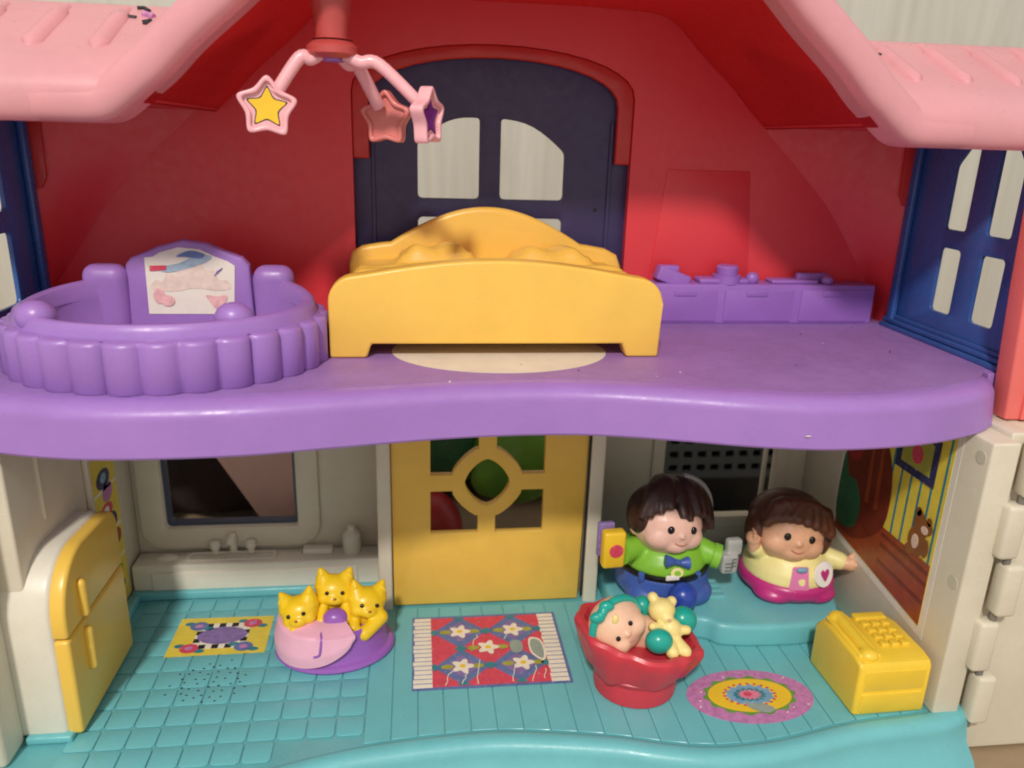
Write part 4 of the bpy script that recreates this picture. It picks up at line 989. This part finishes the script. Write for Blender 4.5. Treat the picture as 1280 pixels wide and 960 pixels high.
def hand(root, wrist, d, up, skin, name='hand'):
    wr_ = Vector(wrist); d = Vector(d).normalized(); up = Vector(up).normalized(); sd = d.cross(up)
    bl = [capsule(wr_-d*.3, wr_+d*.1, .36), sphere(wr_+d*.35, (.4, .4, .4))]
    for k in range(4): bl.append(capsule(wr_+d*.45+sd*(.27-.18*k), wr_+d*(.85-.05*abs(k-1.4))+sd*(.33-.22*k)+up*.06, .13, .11))
    bl.append(capsule(wr_+d*.2+up*.25, wr_+d*.5+up*.55, .14, .12))
    return link(name, blob(bl, .045, 3), skin, root)
hand(girl, (2.6, -1.05, 1.85), (.95, -.25, .05), (0, .2, 1), 'skin_tan')
hand(girl, (-2.3, -.85, 2.95), (-.25, -.2, 1), (.9, -.2, .2), 'skin_tan')
h, Rg = doll_head(girl, (-.4, -.5, 3.5), radians(7), radians(-3), 'skin_tan')
prims = [sphere((0, .4, .6), (2.05, 1.7, 1.55)), sphere((-1.75, .05, -.1), (.5, .8, 1.0)), sphere((1.78, .05, -.1), (.5, .8, 1.0)), sphere((0, 1.0, -.3), (1.9, 1.0, 1.3)),
         capsule((-1.8, .1, -.6), (-2.0, .1, -.8), .35, .2), capsule((1.8, .1, -.6), (2.0, .1, -.75), .35, .2)]
for x, z, x2, z2 in ((-1.2, 1.3, -1.65, .5), (-.9, 1.45, -1.35, .75), (-.5, 1.5, -1.0, .85), (-.1, 1.55, -.6, .9), (.2, 1.5, -.2, .9), (.4, 1.5, .3, .8), (.7, 1.45, .75, .7), (1.0, 1.3, 1.2, .6), (1.3, 1.2, 1.65, .35)):
    prims.append(capsule((x, -1.0, z), (x2, -1.45+.1*x2*x2, z2), .45, .3))
link('hair', hair_mesh(Rg, prims, .08, 3), 'hair_brown', girl)

# ================================================================== things seen through the openings behind the house
cu = link('cushion', blob([capsule((-13.8, 47, 13), (-5.0, 47, -1.5), 3.2, 3.6), sphere((-7, 48, 3), (4.5, 3, 5))], .4, 6), 'cushion')
tag(cu, 'pale pink cushion blurred behind the kitchen window', 'cushion')
dcl = link('dark_backdrop', blob([box(-22, -2, 52, 56, -2.5, 9, 1.5), sphere((-14, 52, 3), (5, 2, 5))], .5, 5), 'dark_cloth'); tag(dcl, 'added dark brown backdrop standing in for the shade behind the kitchen window', 'backdrop')  # added dark mass; its colour makes the space behind the window look unlit
rd = link('red_box', box(-19.5, -14.2, 45.5, 49, 5.0, 9.5, .3), 'toy_red')
rd.location.z = 0
tag(rd, 'red toy block at the top of the kitchen window', 'block')
stem = link('support', box(-19.3, -17.5, 46, 48.5, -2.55, 5.05, .2), 'dark_cloth', rd)
def leaf_ball(name, c, r, seed, m, label, catg):
    random.seed(seed); bl = [sphere(c, r)]
    for k in range(7):
        a = random.uniform(0, 2*pi); b = random.uniform(-.6, 1); bl.append(sphere((c[0]+r[0]*.75*cos(a), c[1]+r[1]*.6*sin(a), c[2]+r[2]*.7*b), (r[0]*.45, r[1]*.45, r[2]*.4)))
    return tag(link(name, blob(bl, .3, 4), m), label, catg)
leaf_ball('plush_toy', (6.3, 46.5, 4.6), (3.2, 2.6, 3.6), 3, 'toy_green', 'green plush toy behind the right panes of the yellow door', 'plush toy')
leaf_ball('plush_toy', (1.6, 47.2, 5.2), (2.4, 2.4, 3.4), 5, 'st_dkgreen', 'dark green plush toy behind the left panes of the yellow door', 'plush toy')
tag(link('ball', sphere((.6, 43.6, .4), (2.1, 2.1, 2.9), 32), 'toy_red'), 'red ball behind the lower left pane of the yellow door', 'ball')
tag(link('dark_backdrop', blob([box(-2, 34, 54, 58, -2.5, 9, 1.5), sphere((8, 54, 3), (5, 2, 5))], .6, 5), 'dark_cloth'), 'added dark brown backdrop standing in for the shade behind the yellow door', 'backdrop')  # added wide dark backing, coloured as the shade behind the door panes
cr = empty('plastic_crate', 'grey plastic crate with rows of holes behind the right window', 'crate', (19.5, 45.5, 0))
hl = [rrect(-3.2+.95*i, -2.6+.95*i, 3.4+.95*j, 3.85+.95*j, .1, 3) for i in range(8) for j in range(4)]
link('side', slab([[(-4, 2.9), (4.6, 2.9), (4.6, 7.4), (-4, 7.4)]] + [h_[::-1] for h_ in hl], XZ(0), (0, .3, 0)), 'crate_grey', cr)
link('back', box(-4, 4.6, .6, .8, -2.55, 7.4), 'belt', cr)
link('bottom_rim', box(-4, 4.6, -.1, .5, -2.55, 2.9, .1), 'belt', cr)
tag(link('grey_panel', box(24.6, 32, 46, 47, -2.55, 9, .3), 'seat_grey'), 'plain grey panel behind the right end of the lower window', 'panel')
